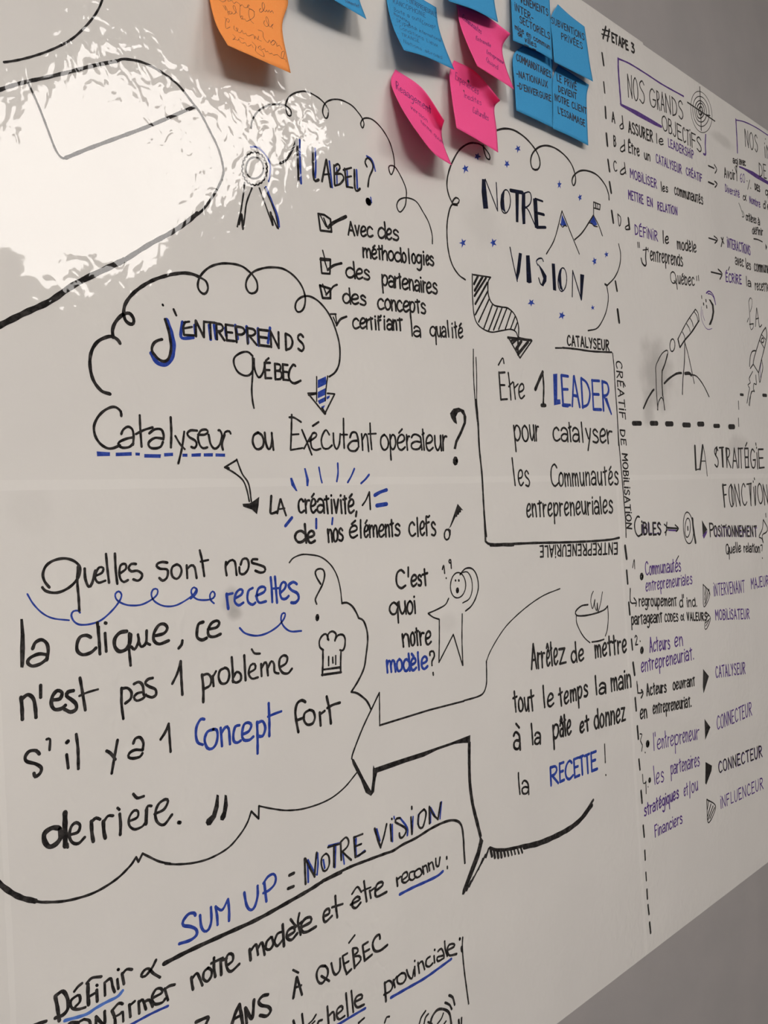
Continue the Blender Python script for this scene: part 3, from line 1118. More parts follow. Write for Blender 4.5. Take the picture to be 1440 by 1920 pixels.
k 26:685,960 690,1050 700,1110
k 22:685,965 720,935 750,945
k 26:775,960 780,1040 790,1085
k 20:780,960 810,920 848,918
k 22:898,905 905,985 902,1060
k 20:882,860 895,872
k 18:968,960 1030,930 1035,885 1005,880 970,930 970,990 1010,1020 1065,1000 1090,970
k 20:1000,755 1030,785 1078,772
k 24:1100,870 1095,980
k 20:1095,880 1110,845 1135,845
k 20:1160,905 1230,870 1260,810 1240,795 1190,830 1165,900 1180,965 1230,985 1290,910
k 26:1340,968 1350,970
@ 320 1280 4
N quotation_mark
f k:345,838 362,845 362,930 340,1010 300,1068 275,1072 262,1050 270,1025 310,990 330,920
f k:405,840 422,845 430,920 412,1010 395,1035 372,1030 372,1005 390,970 400,900
@ 0 1020 4
G blue_curl|blue curly line weaving between the quotation lines
N curl_stroke
u 12:205,375 250,450 320,520 400,558 518,572
u 13:600,515 585,500 550,505 535,535 555,580 600,605 680,600 760,570 840,500 895,430 912,380 890,355 865,375 870,410 905,440 970,460 1060,455 1140,415 1180,375 1180,340 1150,340 1135,380 1160,430 1230,465 1320,460 1420,405 1460,365 1475,335
@ 300 1020 4
u 13:230,410 265,380 278,345 255,325 235,345 240,380 280,415 350,420 400,405 412,375 395,355 375,380 380,420 405,445
N curl_stroke
u 13:598,630 640,670 720,688 800,670 880,620 930,560 938,520 915,525 908,570 930,620 980,655 1060,652
G quote_question_mark|thin black question mark after the word recettes
k 13:1205,300 1175,250 1165,210 1185,188 1220,190 1235,230 1220,300 1175,390 1165,420 1175,450
o k 16:1180,552 7,18
G chef_hat|small black chef hat drawing
k 14:1225,795 1200,775 1195,730 1215,690 1245,675 1265,720
k 14:1258,715 1262,675 1290,655 1320,675 1312,725
k 14:1312,720 1335,685 1370,680 1388,710 1385,770 1370,798 1350,795
k 15:1222,795 1222,880 1218,985
k 13:1358,800 1355,880 1355,960
f k:1222,935 1350,915 1350,935 1222,950
K 16:1215,982 1358,962
k 12:1265,845 1265,912
k 12:1295,850 1297,892
k 12:1318,838 1318,902
@ 580 1000 4
G quote_bubble|long wavy speech bubble line around the quotation
k 10:-150,220 -120,185 -60,160 0,160 80,175 150,225 200,300 230,400 245,525
k 14:245,525 280,520 320,545 350,590 370,635
k 14:370,635 405,655 430,720 438,800 425,920 410,1010 370,1100 315,1190
k 14:315,1190 360,1200 420,1245 445,1280 460,1315
@ 320 1280 4
k 11:1400,670 1300,790 1180,880 1020,940 880,958 760,945 662,925
K 14:662,925 660,1020 605,965
k 14:605,965 575,1050 520,1140 430,1240 300,1315 180,1350 60,1362 -40,1358
@ 0 1550 2.88
k 11:920,200 860,188 800,160 770,145
K 12:770,145 748,190 735,165
k 13:735,165 700,215 620,290 500,360 360,400 240,408 190,402
k 26:190,402 120,385 60,355 0,310 -40,270
@ 580 1000 4
G model_question|C'est quoi notre modèle question in black and blue
N handwritten_word
w k 16|C|140 .6 0|650,412 725,412
k 14:742,255 742,325
w k 16|est|130 .62 0|762,400 890,385|762 815 850
w k 15|quoi|130 .72 0|600,615 800,600|600 675 735 785
w k 16|notre|135 .7 0|700,850 915,830|700 760 800 830 870
N handwritten_word|blue word modèle
w u 18|modèle|130 .68 0|582,1045 890,1015|582 655 705 760 810 840
N question_mark
k 14:905,915 905,890 930,885 938,920 920,960 920,990
k 13:928,1045 930,1062
G figure_drawing|stick figure with long hair and open mouth, asking
N head_outline
o k 9:1115,390 57,95
N hair_line
k 10:1130,310 1170,265 1220,265 1255,315 1268,400 1250,480 1215,545 1172,582
k 8:1145,295 1185,290 1215,340 1222,420 1200,490 1150,522
N face_mark
k 13:1096,352 1097,355
k 15:1121,352 1122,355
o k 14:1111,428 6,14
N body_outline
k 10:1045,488 1020,535 960,570 892,600
k 10:892,602 930,630 975,645
k 10:975,645 975,800 972,968
K 10:972,968 1080,758 1150,990
k 10:1147,605 1145,800 1152,990
N small_question_mark
k 11:998,270 1008,240 1015,300
k 11:1026,335 1027,337
k 11:1065,262 1060,200 1048,205 1050,220 1060,222
G pointed_bubble|thin speech bubble with a pointed tail under the question
k 8:1880,415 1750,470 1620,560 1500,670 1430,760 1360,880 1328,960
k 11:1328,960 1330,1060 1328,1130 1310,1190 1270,1222 1160,1255
K 12:1160,1258 900,1325 528,1440
k 10:528,1440 527,1300 525,1195
k 12:525,1195 480,1290 400,1460 330,1640 318,1690
@ 620 1320 4
G pointed_bubble_shadow|thick black shaded edge of the pointed speech bubble
N thick_edge
f k:155,405 175,415 215,490 250,560 285,620 303,650 315,560 316,490 320,458 330,480 460,435 700,358 900,290 1048,232 1046,292 1000,292 930,300 800,345 700,395 560,440 450,480 350,515 338,560 326,660 303,690 262,665 225,565 195,510 165,450
k 14:1035,260 1035,420 1040,600 1060,750 1090,880 1122,1000
k 14:1045,290 1044,440 1050,600 1070,750 1100,870 1128,990
f k:1120,985 1145,1025 1115,1150 1060,1290 1000,1430 985,1430 990,1395 1050,1230 1095,1110 1115,1030
N shaded_edge
k 10:1192,1075 1140,1180 1090,1270 1040,1350 1000,1420
k 14:1185,1085 1165,1150
k 12:1160,1130 1135,1190
k 12:1140,1160 1110,1240
k 12:1120,1210 1085,1280
k 12:1095,1260 1060,1330
k 12:1070,1300 1040,1370
k 12:1050,1330 1020,1400
k 18:1195,1080 1250,1095 1330,1090 1440,1065 1560,1035 1680,985 1790,925 1880,850 1970,720
k 22:1200,1095 1210,1140
k 22:1225,1100 1232,1150
k 22:1250,1105 1258,1150
k 20:1275,1105 1282,1148
k 18:1300,1100 1308,1140
k 16:1325,1095 1334,1138
k 14:1350,1090 1360,1132
k 14:1375,1088 1384,1125
k 14:1400,1080 1412,1122
k 14:1425,1075 1438,1115
k 24:1450,1075 1560,1050 1680,1000 1790,940 1880,865 1960,760
G sum_up_frame|long slanted rule with a rounded corner under the heading SUM UP
@ 280 1480 4
k 27:110,1308 300,1210 560,1090 800,980 1000,870 1200,755 1300,690
k 18:1300,690 1440,625
@ 540 1460 4
k 17:260,765 460,665 600,610 720,565 790,540 860,495 960,445 1080,370 1190,320 1260,315 1300,350 1315,440 1320,540 1327,632
G sum_up_heading|SUM UP = NOTRE VISION slanted heading in blue and black
@ 280 1480 4
N handwritten_word|blue word SUM
u 22:345,945 335,928 295,935 255,985 255,1020 310,1030 350,1050 355,1090 310,1130 225,1158
u 20:380,945 390,1030 415,1065 445,1050 465,985 462,885
u 20:497,880 508,950 512,1015
u 18:497,880 545,905 590,825
u 20:590,825 598,900 598,985
N handwritten_word|blue word UP
u 20:712,775 730,870 760,905 790,880 812,800 812,725
u 20:862,700 878,840
u 18:855,705 890,655 930,635 948,660 940,710 900,755 855,778
N equals_sign
k 20:1050,645 1085,628
k 20:1040,745 1082,728
@ 540 1460 4
N handwritten_word
k 17:125,600 128,690 132,790
k 16:130,600 165,670 200,735
k 16:200,735 205,650 215,555
k 14:280,565 255,590 250,640 265,690 290,685 310,640 305,580 285,562
k 14:300,515 385,490
k 17:345,500 345,660
k 15:395,480 400,610
k 14:395,475 435,440 455,470 445,510 405,550
k 14:410,550 440,580 475,610
k 17:495,440 505,585
k 14:495,440 560,415
k 14:500,510 550,490
k 14:505,590 580,545
N handwritten_word
k 17:650,375 672,450 695,515
k 14:695,515 720,430 740,340
k 16:768,345 775,465
k 14:778,300 780,304
k 15:840,295 815,300 805,325 840,345 880,370 885,400 860,440 840,440 835,410
k 16:922,290 930,415
k 14:928,210 929,228
k 15:1020,230 985,265 975,320 985,365 1010,365 1030,300 1035,250 1020,230
k 16:1060,215 1062,335
k 14:1060,210 1090,270 1125,305
k 15:1125,305 1135,240 1145,180
N blue_shadow|blue shadow strokes beside the letters
u 16:145,620 150,700 152,775
u 14:222,560 225,640 218,720
u 14:150,610 180,670 205,720
u 16:265,610 275,670
u 16:305,505 385,485
u 14:358,500 352,665
u 12:412,560 422,640
u 14:510,450 515,580 575,540
u 16:665,380 688,465
u 14:782,345 784,470
u 14:845,300 895,370 895,425
u 12:795,285 797,300
u 12:938,285 932,410
u 16:980,270 975,340
u 14:1070,220 1100,275
u 12:1070,225 1070,330
u 12:1152,175 1140,300
G sum_up_text|slanted French sentence under the rule with blue underlines
@ 60 1680 4
N handwritten_word
k 26:175,755 190,830 205,935
k 26:175,750 230,715 265,765 270,840 235,890 175,915
k 20:325,830 360,790 355,745 325,755 290,790 300,840 345,850 400,835
k 20:318,715 345,680 375,655
k 26:420,665 420,740 425,815
k 20:410,655 450,615 520,605
k 18:420,760 470,730
k 22:485,705 490,790
k 20:485,668 490,672
k 20:545,650 548,745
k 20:545,650 590,620 605,680 620,720
k 20:640,625 648,695
k 20:645,550 650,553
k 20:675,580 690,660
k 20:678,585 710,550 750,552
N ampersand_mark
k 20:930,480 900,540 850,600 820,600 840,560 875,545 910,580 960,610
N blue_underline|bright blue underline
l 22:245,935 400,890 480,840 560,795 640,755 680,710
u 18:1020,825 900,880 760,955 700,985
N handwritten_word
k 24:-20,985 40,960 105,940
k 22:345,950 290,950 260,990
k 20:390,925 350,950 350,1000
k 20:390,925 430,935 440,980
k 22:480,920 480,990
k 22:480,905 520,950 545,960 545,865
k 22:600,860 620,910 625,960
k 20:600,860 650,805 680,810
k 18:615,910 660,885 680,870 685,940
k 22:730,815 738,905
k 20:735,820 770,790
k 20:800,790 805,880
k 20:800,800 830,780 855,850
k 20:850,790 880,780 905,830
k 20:915,760 975,725 970,695 930,700 900,760 920,810 975,800 1000,770
k 20:995,695 1020,780
k 20:995,700 1030,675 1070,665
N handwritten_word
@ 340 1680 4
k 22:75,610 80,660 88,700
k 20:80,620 115,580 135,610 158,670
k 20:200,540 170,570 165,620 195,640 225,600 225,555 200,540
k 22:245,465 245,540 255,605
k 20:225,505 310,465
k 22:295,480 300,590
k 20:310,480 340,470
k 20:345,520 385,485 385,440 355,435 335,480 345,545 375,565 435,510
N handwritten_word
k 22:512,400 520,480
k 20:520,410 560,365 575,440
k 20:575,390 605,350 625,440
k 20:670,310 640,345 635,395 665,400 690,360 680,310
k 18:750,270 720,285 700,345 720,375 760,330
k 22:760,215 770,375
k 20:800,300 850,265 840,235 800,260 790,310 825,330 870,280
k 18:820,175 845,210 860,225
k 18:885,130 875,200 895,290
k 18:860,230 900,195
k 20:910,230 970,195 970,160 930,170 900,215 905,265 940,270 1010,230
N handwritten_word
k 18:1065,155 1110,130 1105,95 1075,115 1065,160 1080,195 1130,150
k 18:1155,0 1160,80 1170,160
k 16:1130,85 1210,60
N handwritten_word
@ 540 1460 4
k 17:470,945 540,905 520,885 485,920 485,960 510,970 545,930
k 14:480,865 520,812 550,850
k 17:570,770 580,850 590,920
k 13:560,840 620,815
k 16:612,840 622,895
k 14:615,845 650,820
k 17:660,840 710,800 705,775 670,790 655,840 665,885 740,850
N handwritten_word
k 15:815,745 822,805
k 14:815,760 845,735
k 14:860,760 895,730 890,700 860,720 855,770 880,780 910,755
k 14:945,695 915,705 910,750 935,760 960,735
k 14:975,680 950,700 955,740 985,735 1005,705 990,675 972,680
k 14:1010,660 1018,715
k 13:1010,670 1035,650 1048,700
k 14:1052,635 1062,690
k 13:1055,650 1080,625 1095,680
k 14:1108,600 1112,650 1130,655 1140,590
k 16:1190,588 1191,600
k 14:1195,660 1196,672
N blue_underline|blue underline
u 18:838,868 940,815 1040,770 1120,730 1162,695
@ 340 1680 4
N handwritten_word
k 20:840,765 865,610
k 18:868,610 905,740
k 16:850,690 900,670
k 16:838,555 878,575
N handwritten_word
k 17:1080,525 1040,530 1015,580 1025,640 1055,655 1095,600 1098,550 1080,525
k 16:1050,600 1110,638
k 17:1125,505 1140,570 1160,590 1190,550 1190,470
k 17:1210,460 1225,540 1240,580
k 15:1210,450 1245,430
k 15:1220,510 1255,490
k 17:1240,585 1275,550
k 17:1285,400 1300,540
k 15:1285,395 1315,390 1325,415 1290,450
k 15:1290,455 1335,450 1345,480 1300,535
k 15:1258,350 1300,295
k 17:1360,375 1375,480
k 15:1360,370 1400,345
k 15:1365,425 1410,400
k 17:1375,485 1430,440
@ 640 1680 4
k 18:290,320 285,290 255,310 235,360 250,410 290,410 345,368
@ 340 1680 4
N handwritten_word
k 26:380,960 405,880 435,815
k 26:435,815 450,890 460,960
k 20:400,920 455,890
k 24:480,840 490,955
k 24:485,845 530,920 545,780
k 22:650,740 610,750 580,790 600,820 650,830 670,860 640,900 590,895
k 24:110,945 200,910 185,960
N handwritten_word
k 18:840,935 850,970
k 16:905,885 915,970
k 14:955,960 985,930 1010,890 
k 14:975,965 1000,940
k 17:1055,930 1030,940 1020,970
k 17:1095,830 1105,960
k 16:1105,900 1140,870 1150,930
k 16:1165,890 1210,850 1200,825 1170,850 1165,900 1185,925 1225,900
k 16:1235,730 1250,900
k 16:1275,712 1290,870
k 17:1310,790 1355,765 1350,740 1315,755 1300,800 1320,835 1370,815
k 14:1330,950 1372,915
N blue_underline|blue underline
u 17:1380,842 1290,895 1190,955 1120,990
@ 640 1680 4
N handwritten_word
k 17:325,650 335,790
k 15:325,655 360,635 385,665 370,710 320,740
k 15:390,630 402,685
k 14:392,640 415,605
k 15:450,580 420,610 425,655 460,655 485,615 475,580 450,580
k 14:490,555 505,600 530,620 545,550
k 14:550,530 552,600
k 14:550,485 551,489
k 14:575,500 585,578
k 14:575,520 605,490 625,550
k 15:665,455 640,475 635,520 660,530 685,505
k 14:695,450 700,500
k 14:700,402 701,406
k 14:725,415 750,395 768,430 770,460
k 14:768,445 720,460 725,490 770,465
k 14:775,340 780,400 795,450
k 15:800,405 845,380 845,360 810,365 795,405 810,445 865,435
N blue_underline|blue underline
u 18:372,762 480,700 620,620 740,535 825,472
N vertical_rule
k 12:910,310 908,400 920,540 935,660 955,808
N colon_mark
k 18:888,320 889,325
k 20:902,385 904,410
N handwritten_word
k 14:325,950 340,910 360,905
k 12:130,955 170,915
G ringing_drawing|round ringing head drawing cut by the lower picture edge
k 16:808,745 835,760 850,815
k 15:778,800 810,815 828,848
k 13:585,960 600,910 632,862
k 13:620,960 632,910 652,885
k 17:665,980 680,910 720,855 770,850 810,880 825,960
k 12:720,960 750,920 765,880
k 13:650,945 680,960
k 12:770,960 785,940
k 16:880,930 885,975
k 15:902,915 900,970
@ 820 240 4
G vision_cloud|curly cloud line around the heading NOTRE VISION
k 11:210,1138 160,1100 110,1020 80,900 72,750 85,640 110,575 150,570 165,540 140,522 115,550 120,575 150,580
k 11:115,570 85,500 72,420 85,330 120,240 170,160 240,115 310,118 350,145 390,200 392,235 370,225 350,170 345,130
k 11:435,20 500,5 570,15 650,65 720,140 760,210 770,275 750,312 715,305 700,250 715,190 760,145 820,132 890,155 960,210 1010,280 1035,360 1035,410 1020,432 1010,395 1025,355 1070,322 1130,322 1200,355 1260,430 1285,500 1288,538
k 8:1360,870 1375,950 1365,1040 1330,1120 1275,1180
k 14:1258,1172 1272,1180
k 8:1270,1180 1282,1260 1275,1340 1250,1420 1200,1500 1130,1520
G vision_heading|NOTRE VISION in bold outlined black capitals
N handwritten_word
f n:335,382 360,385 382,605 345,605 332,480
n 9:360,385 405,500 452,622
n 9:452,622 448,520 442,410
f n:472,560 478,500 495,470 505,470 500,530 505,600 515,640 485,610
o n 8:512,552 36,88
n 22:550,468 640,485
f n:585,480 612,480 608,708 590,705
f n:635,485 660,485 660,720 640,722 632,600
n 9:650,490 690,480 705,520 695,570 660,600
n 9:660,590 685,620 720,700 740,745
f n:718,528 748,528 760,755 732,748
n 12:735,530 790,550
n 16:740,635 800,650
n 16:745,745 812,745
N handwritten_word
n 9:545,895 570,1020 600,1150
f n:600,1150 590,1110 612,935 635,942 620,1080
f n:665,955 692,955 708,1160 688,1165 670,1155
n 9:795,1000 785,978 760,980 742,1000 755,1030
f n:755,1015 790,1060 820,1110 818,1150 795,1185 780,1180 795,1130 775,1070
n 9:760,1125 775,1170 795,1182
f n:858,1015 882,1018 892,1222 868,1215
f n:905,1120 915,1070 935,1048 928,1100 932,1180 945,1225 920,1205
o n 8:938,1138 32,88
n 9:1012,1265 1015,1070
n 9:1015,1070 1045,1170 1080,1290
f n:1072,1095 1102,1102 1085,1290 1072,1280
G star_marks|small blue ink stars scattered inside the vision cloud
D ink_star
s u:210,305 30,40
s u:300,212 26,34
s u:605,155 24,32
s u:522,270 22,34
s u:915,425 18,34
s u:1070,520 18,32
s u:192,862 28,36
s u:420,860 28,36
s u:1268,948 18,26
s u:1178,1000 20,34
s u:705,1310 28,34
s u:935,1405 28,38
s u:1165,1348 16,22
G mountain_drawing|two mountain peaks with blue caps and a flag
k 8:818,945 880,830 935,622
k 8:935,622 990,760 1065,945
k 9:1030,838 1090,780 1170,655
k 8:1172,655 1210,730 1238,808
k 8:1172,655 1172,555
K 8:1172,555 1222,575 1218,612 1175,600
k 10:1185,565 1190,600
k 6:1200,570 1205,605
f u:935,648 970,728 950,738 925,725
f u:1172,660 1200,725 1180,735 1145,705
k 7:922,720 940,745 955,730 970,738
k 7:1135,710 1160,718 1175,735 1200,740
G hatched_arrow|thick curved arrow filled with diagonal hatching
@ 860 480 4
K 10:110,140 240,160
k 9:102,135 105,320 120,460 160,530 240,570 320,560 390,550 430,570 445,610
k 10:238,160 220,200 225,300 260,365 320,382 370,392 420,440 448,520 450,610
K 10:372,610 460,765 550,635 450,612
k 16:370,612 545,632
k 16:115,210 145,150
k 16:120,260 180,155
k 14:118,300 205,165
k 14:125,360 215,200
k 12:125,440 220,260
k 11:150,495 230,320
k 11:190,540 255,360
k 10:225,560 290,390
k 10:262,555 325,390
k 10:300,550 360,395
k 10:350,548 395,415
k 10:390,545 425,450
k 10:420,550 440,500
k 14:390,640 430,620
k 12:400,660 450,615
k 20:430,700 470,640
k 20:450,730 520,645
k 16:445,740 445,620
@ 860 480 4
G leader_frame|black square frame with small capitals along its edges
N frame_line
k 9:725,690 775,690
k 11:780,688 880,698 1000,715 1148,722
k 9:1155,730 1165,830 1175,1000 1190,1200 1200,1420
k 9:110,700 112,900 125,1100 140,1240
k 8:130,760 135,900 135,1100
k 13:128,1080 145,1240 155,1440
@ 880 760 4
k 9:1105,0 1120,250 1140,480 1160,720 1172,870 1176,990
k 15:52,-40 65,120 75,320 95,520 105,700 115,880 122,1020
k 9:105,700 120,880 130,985
k 14:122,1020 160,1042 300,1040 500,1032 700,1028 900,1020 1050,1008 1125,993
k 20:160,1048 250,1046 330,1046
@ 860 480 4
N handwritten_word
w k 11|CATALYSEUR|75 .6 0|815,668 1130,708|
N handwritten_word
W k 9|CRÉATIF|45,8 .6|1180,785 1208,1215|
@ 880 760 4
W k 9|DE|38,4 .6|1130,180 1140,295|
W k 9|MOBILISATION|40,3 .6|1145,360 1180,925|
N handwritten_word
W k 11|ENTREPRENEURIALE|0,85 .6|1112,1030 530,1055|
G leader_text|Être 1 LEADER pour catalyser les Communautés entrepreneuriales
@ 860 480 4
N handwritten_word
w k 13|E|210 .6 -.02|312,1075 365,1075|
k 10:298,818 330,765 340,805
k 12:372,875 385,980 392,1078
k 11:375,980 405,945
k 12:412,950 425,1072
k 11:418,990 445,960
w k 12|e|160 .68 0|450,1070 495,1070|
N handwritten_numeral
k 22:575,1000 600,940 630,870
k 15:630,870 638,980 635,1100
k 22:622,1120 650,1120
k 18:635,1100 640,1125
N handwritten_word|blue word LEADER
f u:708,885 740,882 740,1075 762,1075 765,1110 715,1120
w u 17|EADER|225 .6 0|775,1115 1140,1165|775 850 922 1005 1080
u 13:1110,1070 1145,1185
u 18:780,1120 820,1125
N handwritten_word
w k 13|pour|170 .68 -.02|418,1385 605,1388|418 478 535 580
w k 13|catalyser|150 .66 -.02|710,1385 1155,1405|710 770 830 858 915 955 1005 1060 1115
N handwritten_word
@ 880 760 4
w k 12|les|210 .55 -.05|340,605 455,605|322 372 420
w k 12|C|170 .6 0|612,605 672,605|
w k 12|ommunautés|145 .66 0|672,605 1120,595|
N handwritten_word
w k 13|entrepreneuriales|125 .75 0|430,838 1078,808|
@ 900 1080 4
G bowl_drawing|thin outline drawing of a bowl with steam
k 10:810,215 760,225 718,265 725,295 780,298 860,282 930,255 958,225
k 8:722,290 725,350 755,420 790,470 825,500
k 8:958,225 962,310 955,400 940,450
k 10:840,495 890,488 930,475
k 7:850,115 835,150 832,200 845,245 862,175 860,220 875,260 880,200 885,265 905,200 918,120
G recipe_advice|Arrêtez de mettre tout le temps la main à la pâte text
N handwritten_word
w k 15|Arrêtez|185 .62 0|385,700 645,650|385 435 465 500 535 555 595
w k 15|de|150 .55 0|685,650 780,635|
w k 15|mettre|150 .6 0|865,610 1100,570|
N handwritten_word
w k 15|tout|165 .6 0|255,1020 410,1005|255 290 335 375
w k 15|le|165 .55 0|480,985 555,970|
w k 15|temps|140 .62 0|595,975 810,900|
w k 15|la|140 .55 0|870,890 945,875|
w k 15|main|125 .75 0|985,865 1135,830|
N handwritten_word
w k 17|a|165 .75 0|255,1300 305,1300|
k 14:270,1108 295,1138
w k 15|la|155 .55 0|390,1265 455,1255|
w k 16|pâte|165 .62 0|548,1225 685,1185|548 600 635 655
w k 16|et|120 .6 0|750,1175 820,1155|
w k 15|donnez|145 .66 0|860,1150 1090,1085|
@ 860 1380 3.6
N handwritten_word
w k 12|la|145 .62 0|408,393 475,393|
N handwritten_word|blue word RECETTE
w u 15|RECETTE|125 .6 0|618,335 935,225|618 680 720 780 822 855 895
N exclamation_mark
k 8:985,55 990,180
k 9:993,262 994,265
@ 0 0 1
G divider_line|vertical dashed black line between the two halves of the wall
D ink_dash
K 4:1129,100 1132,122
K 3:1132,154 1134,174
K 4:1135,201 1136,221
K 4.5:1137,251 1139,273
K 4:1140,300 1143,321
K 4.5:1143,342 1146,361
K 4.5:1147,396 1150,417
K 4:1154,528 1157,545
K 5:1158,581 1161,604
K 5:1172,1024 1175,1047
K 4:1175,1070 1177,1094
K 4:1179,1130 1181,1152
K 3.5:1184,1199 1186,1218
K 4.5:1187,1243 1190,1265
K 4:1191,1309 1193,1332
K 4:1195,1362 1197,1385
K 3.5:1198,1424 1200,1443
K 4:1202,1483 1204,1505
K 3.5:1206,1548 1208,1569
K 3.5:1209,1595 1210,1612
K 3:1211,1636 1212,1651
K 3.5:1213,1668 1214,1685
K 3.5:1215,1697 1217,1714
K 4:1218,1730 1220,1749
G horizontal_divider|short thick black dashes forming a horizontal dotted rule
D ink_dash
@ 1160 540 5.143
K 34:140,1305 212,1305
K 34:312,1305 370,1305
K 36:460,1310 517,1310
K 34:625,1320 685,1322
K 34:768,1312 815,1312
K 28:922,1330 968,1330
K 34:1068,1338 1112,1338
k 8:1155,1090 1158,1170
k 8:1155,1255 1158,1335
K 18:1175,1028 1200,1030
K 22:1392,1034 1424,1036
@ 1100 0 4.235
G stage_heading|hash mark and ETAPE 3 in black capitals near the top edge
k 14:152,212 130,305
k 14:180,235 165,325
k 10:125,235 185,250
k 10:120,270 180,290
w k 13|ETAPE|72 .6 0|200,330 330,398|
w k 13|3|72 .6 0|357,412 380,422|
G objectives_box|purple open box around NOS GRANDS OBJECTIFS
v 10:248,465 340,505 470,585 600,670 770,765
v 16:250,465 252,560 262,700 272,825
f v:262,820 280,825 400,880 520,950 600,1000 595,1018 540,995 400,920 270,840
v 12:945,1070 942,1150 945,1225 928,1222
G objectives_heading|NOS GRANDS OBJECTIFS in thin black capitals
w k 8|NOS|185 .6 0|330,770 465,830|330 375 420
w k 8|GRANDS|150 .6 0|500,838 770,955|500 560 590 630 680 730
w k 8|OBJECTIFS|120 .6 0|600,1025 915,1215|600 650 685 720 765 795 820 835 875
G target_drawing|concentric rings target with crosshair arrow
o k 4:910,890 82,165 -8
o k 5:907,885 64,120 -6
o k 6:905,885 46,85 -5
o k 7:903,880 30,60
o k 10:905,880 15,32
k 8:898,690 905,850 910,1035
k 8:800,812 900,880 1018,962
k 6:940,910 980,918
G objectives_list|four lettered French objectives in black and purple
@ 1100 160 6
N handwritten_word
w k 14|A|115 .6 0|285,410 320,425|
k 14:400,345 412,480
k 12:400,430 372,460 385,490 415,480 410,440
w k 15|ASSURER|125 .6 0|472,525 745,640|
w k 12|le|110 .6 0|785,650 865,675|
w v 11|LEADERSHIP|95 .6 0|918,690 1205,830|
N handwritten_word
w k 14|B|120 .6 0|305,685 330,690|
k 12:425,615 430,740
k 13:425,670 385,700 380,735 405,745 430,720
w k 14|Être|120 .7 0|472,755 595,800|
w k 13|un|70 1 0|650,830 715,850|
w v 11|CATALYSEUR|100 .6 0|782,870 1070,995|
w v 11|CRÉATIF|85 .6 0|1120,1005 1300,1090|
N handwritten_word
w k 12|C|115 .6 0|305,960 345,970|
k 12:425,870 440,995
k 13:430,925 385,960 380,995 410,1000 440,970
w v 12|MOBILISER|100 .6 0|490,1035 790,1160|
w k 12|les|105 .55 0|840,1190 915,1200|
w k 12|communautés|95 .85 0|990,1225 1310,1340|
w v 12|METTRE|100 .6 0|470,1275 640,1335|
w v 12|EN|95 .6 0|682,1350 745,1370|
w v 12|RELATION|90 .6 0|798,1400 1020,1460|
@ 1120 340 4.5
N handwritten_word
k 8:172,275 185,378 198,345 195,300 172,278
k 18:262,312 272,400
k 10:262,370 238,385 240,405 270,405
w v 9|DÉFINIR|85 .6 0|318,448 510,505|
w k 11|le|105 .55 0|555,518 603,525|
w k 10|modèle|90 .7 0|675,570 835,600|
k 8:340,515 344,558
k 8:352,515 356,558
k 12:412,560 408,640 412,700 400,712 380,690 370,650
k 8:385,580 425,575
k 6:428,560 430,595
w k 10|entreprends|95 .8 0|448,665 722,718|
w k 8|Q|100 .6 0|618,860 670,865|
k 8:665,820 675,910
w k 9|uébec|80 .85 0|680,865 820,880|
k 7:838,800 840,838
k 7:853,795 856,838
G measures_list|French measures with arrows beside the purple heading, cut by the edge
N arrow_mark
K 9:940,5 985,25
k 9:990,0 1012,20 995,48
k 9:940,478 1005,498
k 9:985,462 1015,492 992,522
k 10:960,765 1045,785
k 10:1020,742 1053,780 1035,825
k 9:1045,475 1068,525
k 9:1062,475 1045,550
N handwritten_word
w v 8|INTERACTIONS|78 .6 0|1098,555 1292,622|
w k 8|avec|65 .9 0|1165,700 1235,722|
w k 8|les|85 .6 0|1255,735 1295,745|
w k 8|commune|60 1 0|1325,755 1450,775|
w v 9|ÉCRIRE|75 .6 0|1085,845 1218,868|
k 7:1105,750 1115,722
w k 8|la|80 .6 0|1258,880 1298,890|
w k 8|recette|75 .75 0|1332,915 1450,930|
@ 1280 200 8
N arrow_mark
k 16:385,885 470,925
k 15:475,870 512,940 485,998
k 18:385,1130 460,1165
k 16:480,1118 515,1165 485,1208
N handwritten_word
w k 14|agi|95 .7 0|755,840 830,870|
w k 14|avec|70 1 0|850,860 945,890|
w k 14|Avoir|145 .7 0|628,1060 790,1100|
k 14:785,905 808,1000 
k 14:808,890 815,1110
w v 10|60|130 .6 0|865,1130 935,1140|
k 12:965,1110 968,1118
k 10:1005,1100 975,1240
k 12:1018,1220 1022,1226
w k 16|DES|90 .6 0|1085,1240 1160,1280|
w k 14|qu|80 1 0|1240,1325 1330,1350|
w v 12|Diversité|115 .65 0|640,1275 855,1365|
w k 14|α|80 1 0|905,1395 955,1410|
w v 12|Nombre|100 .75 0|1005,1440 1165,1515|
w k 14|d'e|120 .6 0|1210,1525 1300,1545|
k 8:842,1445 870,1520 910,1650 895,1650
k 8:895,1560 925,1620 915,1655 890,1650
w k 13|critères|120 .65 0|950,1700 1105,1755|
w k 14|à|110 .7 0|1130,1770 1158,1775|
w k 13|définir|100 .75 0|1045,1905 1205,1930|
@ 1120 340 4.5
k 8:1320,485 1350,490 1392,510
f k:1418,525 1432,555 1422,582
G indicators_box|purple open box around NOS IN DE, cut by the right picture edge
@ 1280 200 8
v 22:798,190 805,330 815,500 822,690
v 12:798,200 900,220 1000,260 1130,330 1280,430 1400,500
f v:840,890 870,895 1050,970 1290,1125 1420,1215 1420,1260 1280,1170 1100,1070 920,945 850,915
N handwritten_word
w k 12|NOS|260 .6 0|940,590 1130,690|
w k 12|I|200 .6 0|1235,765 1248,770|
k 10:1240,480 1241,490
w k 12|N|200 .6 0|1262,775 1330,800|
w k 12|DE|210 .6 0|1150,1045 1260,1085|
G telescope_drawing|telescope on a tripod watched by a stick figure
@ 1160 540 5.143
k 9:570,495 650,340 740,205
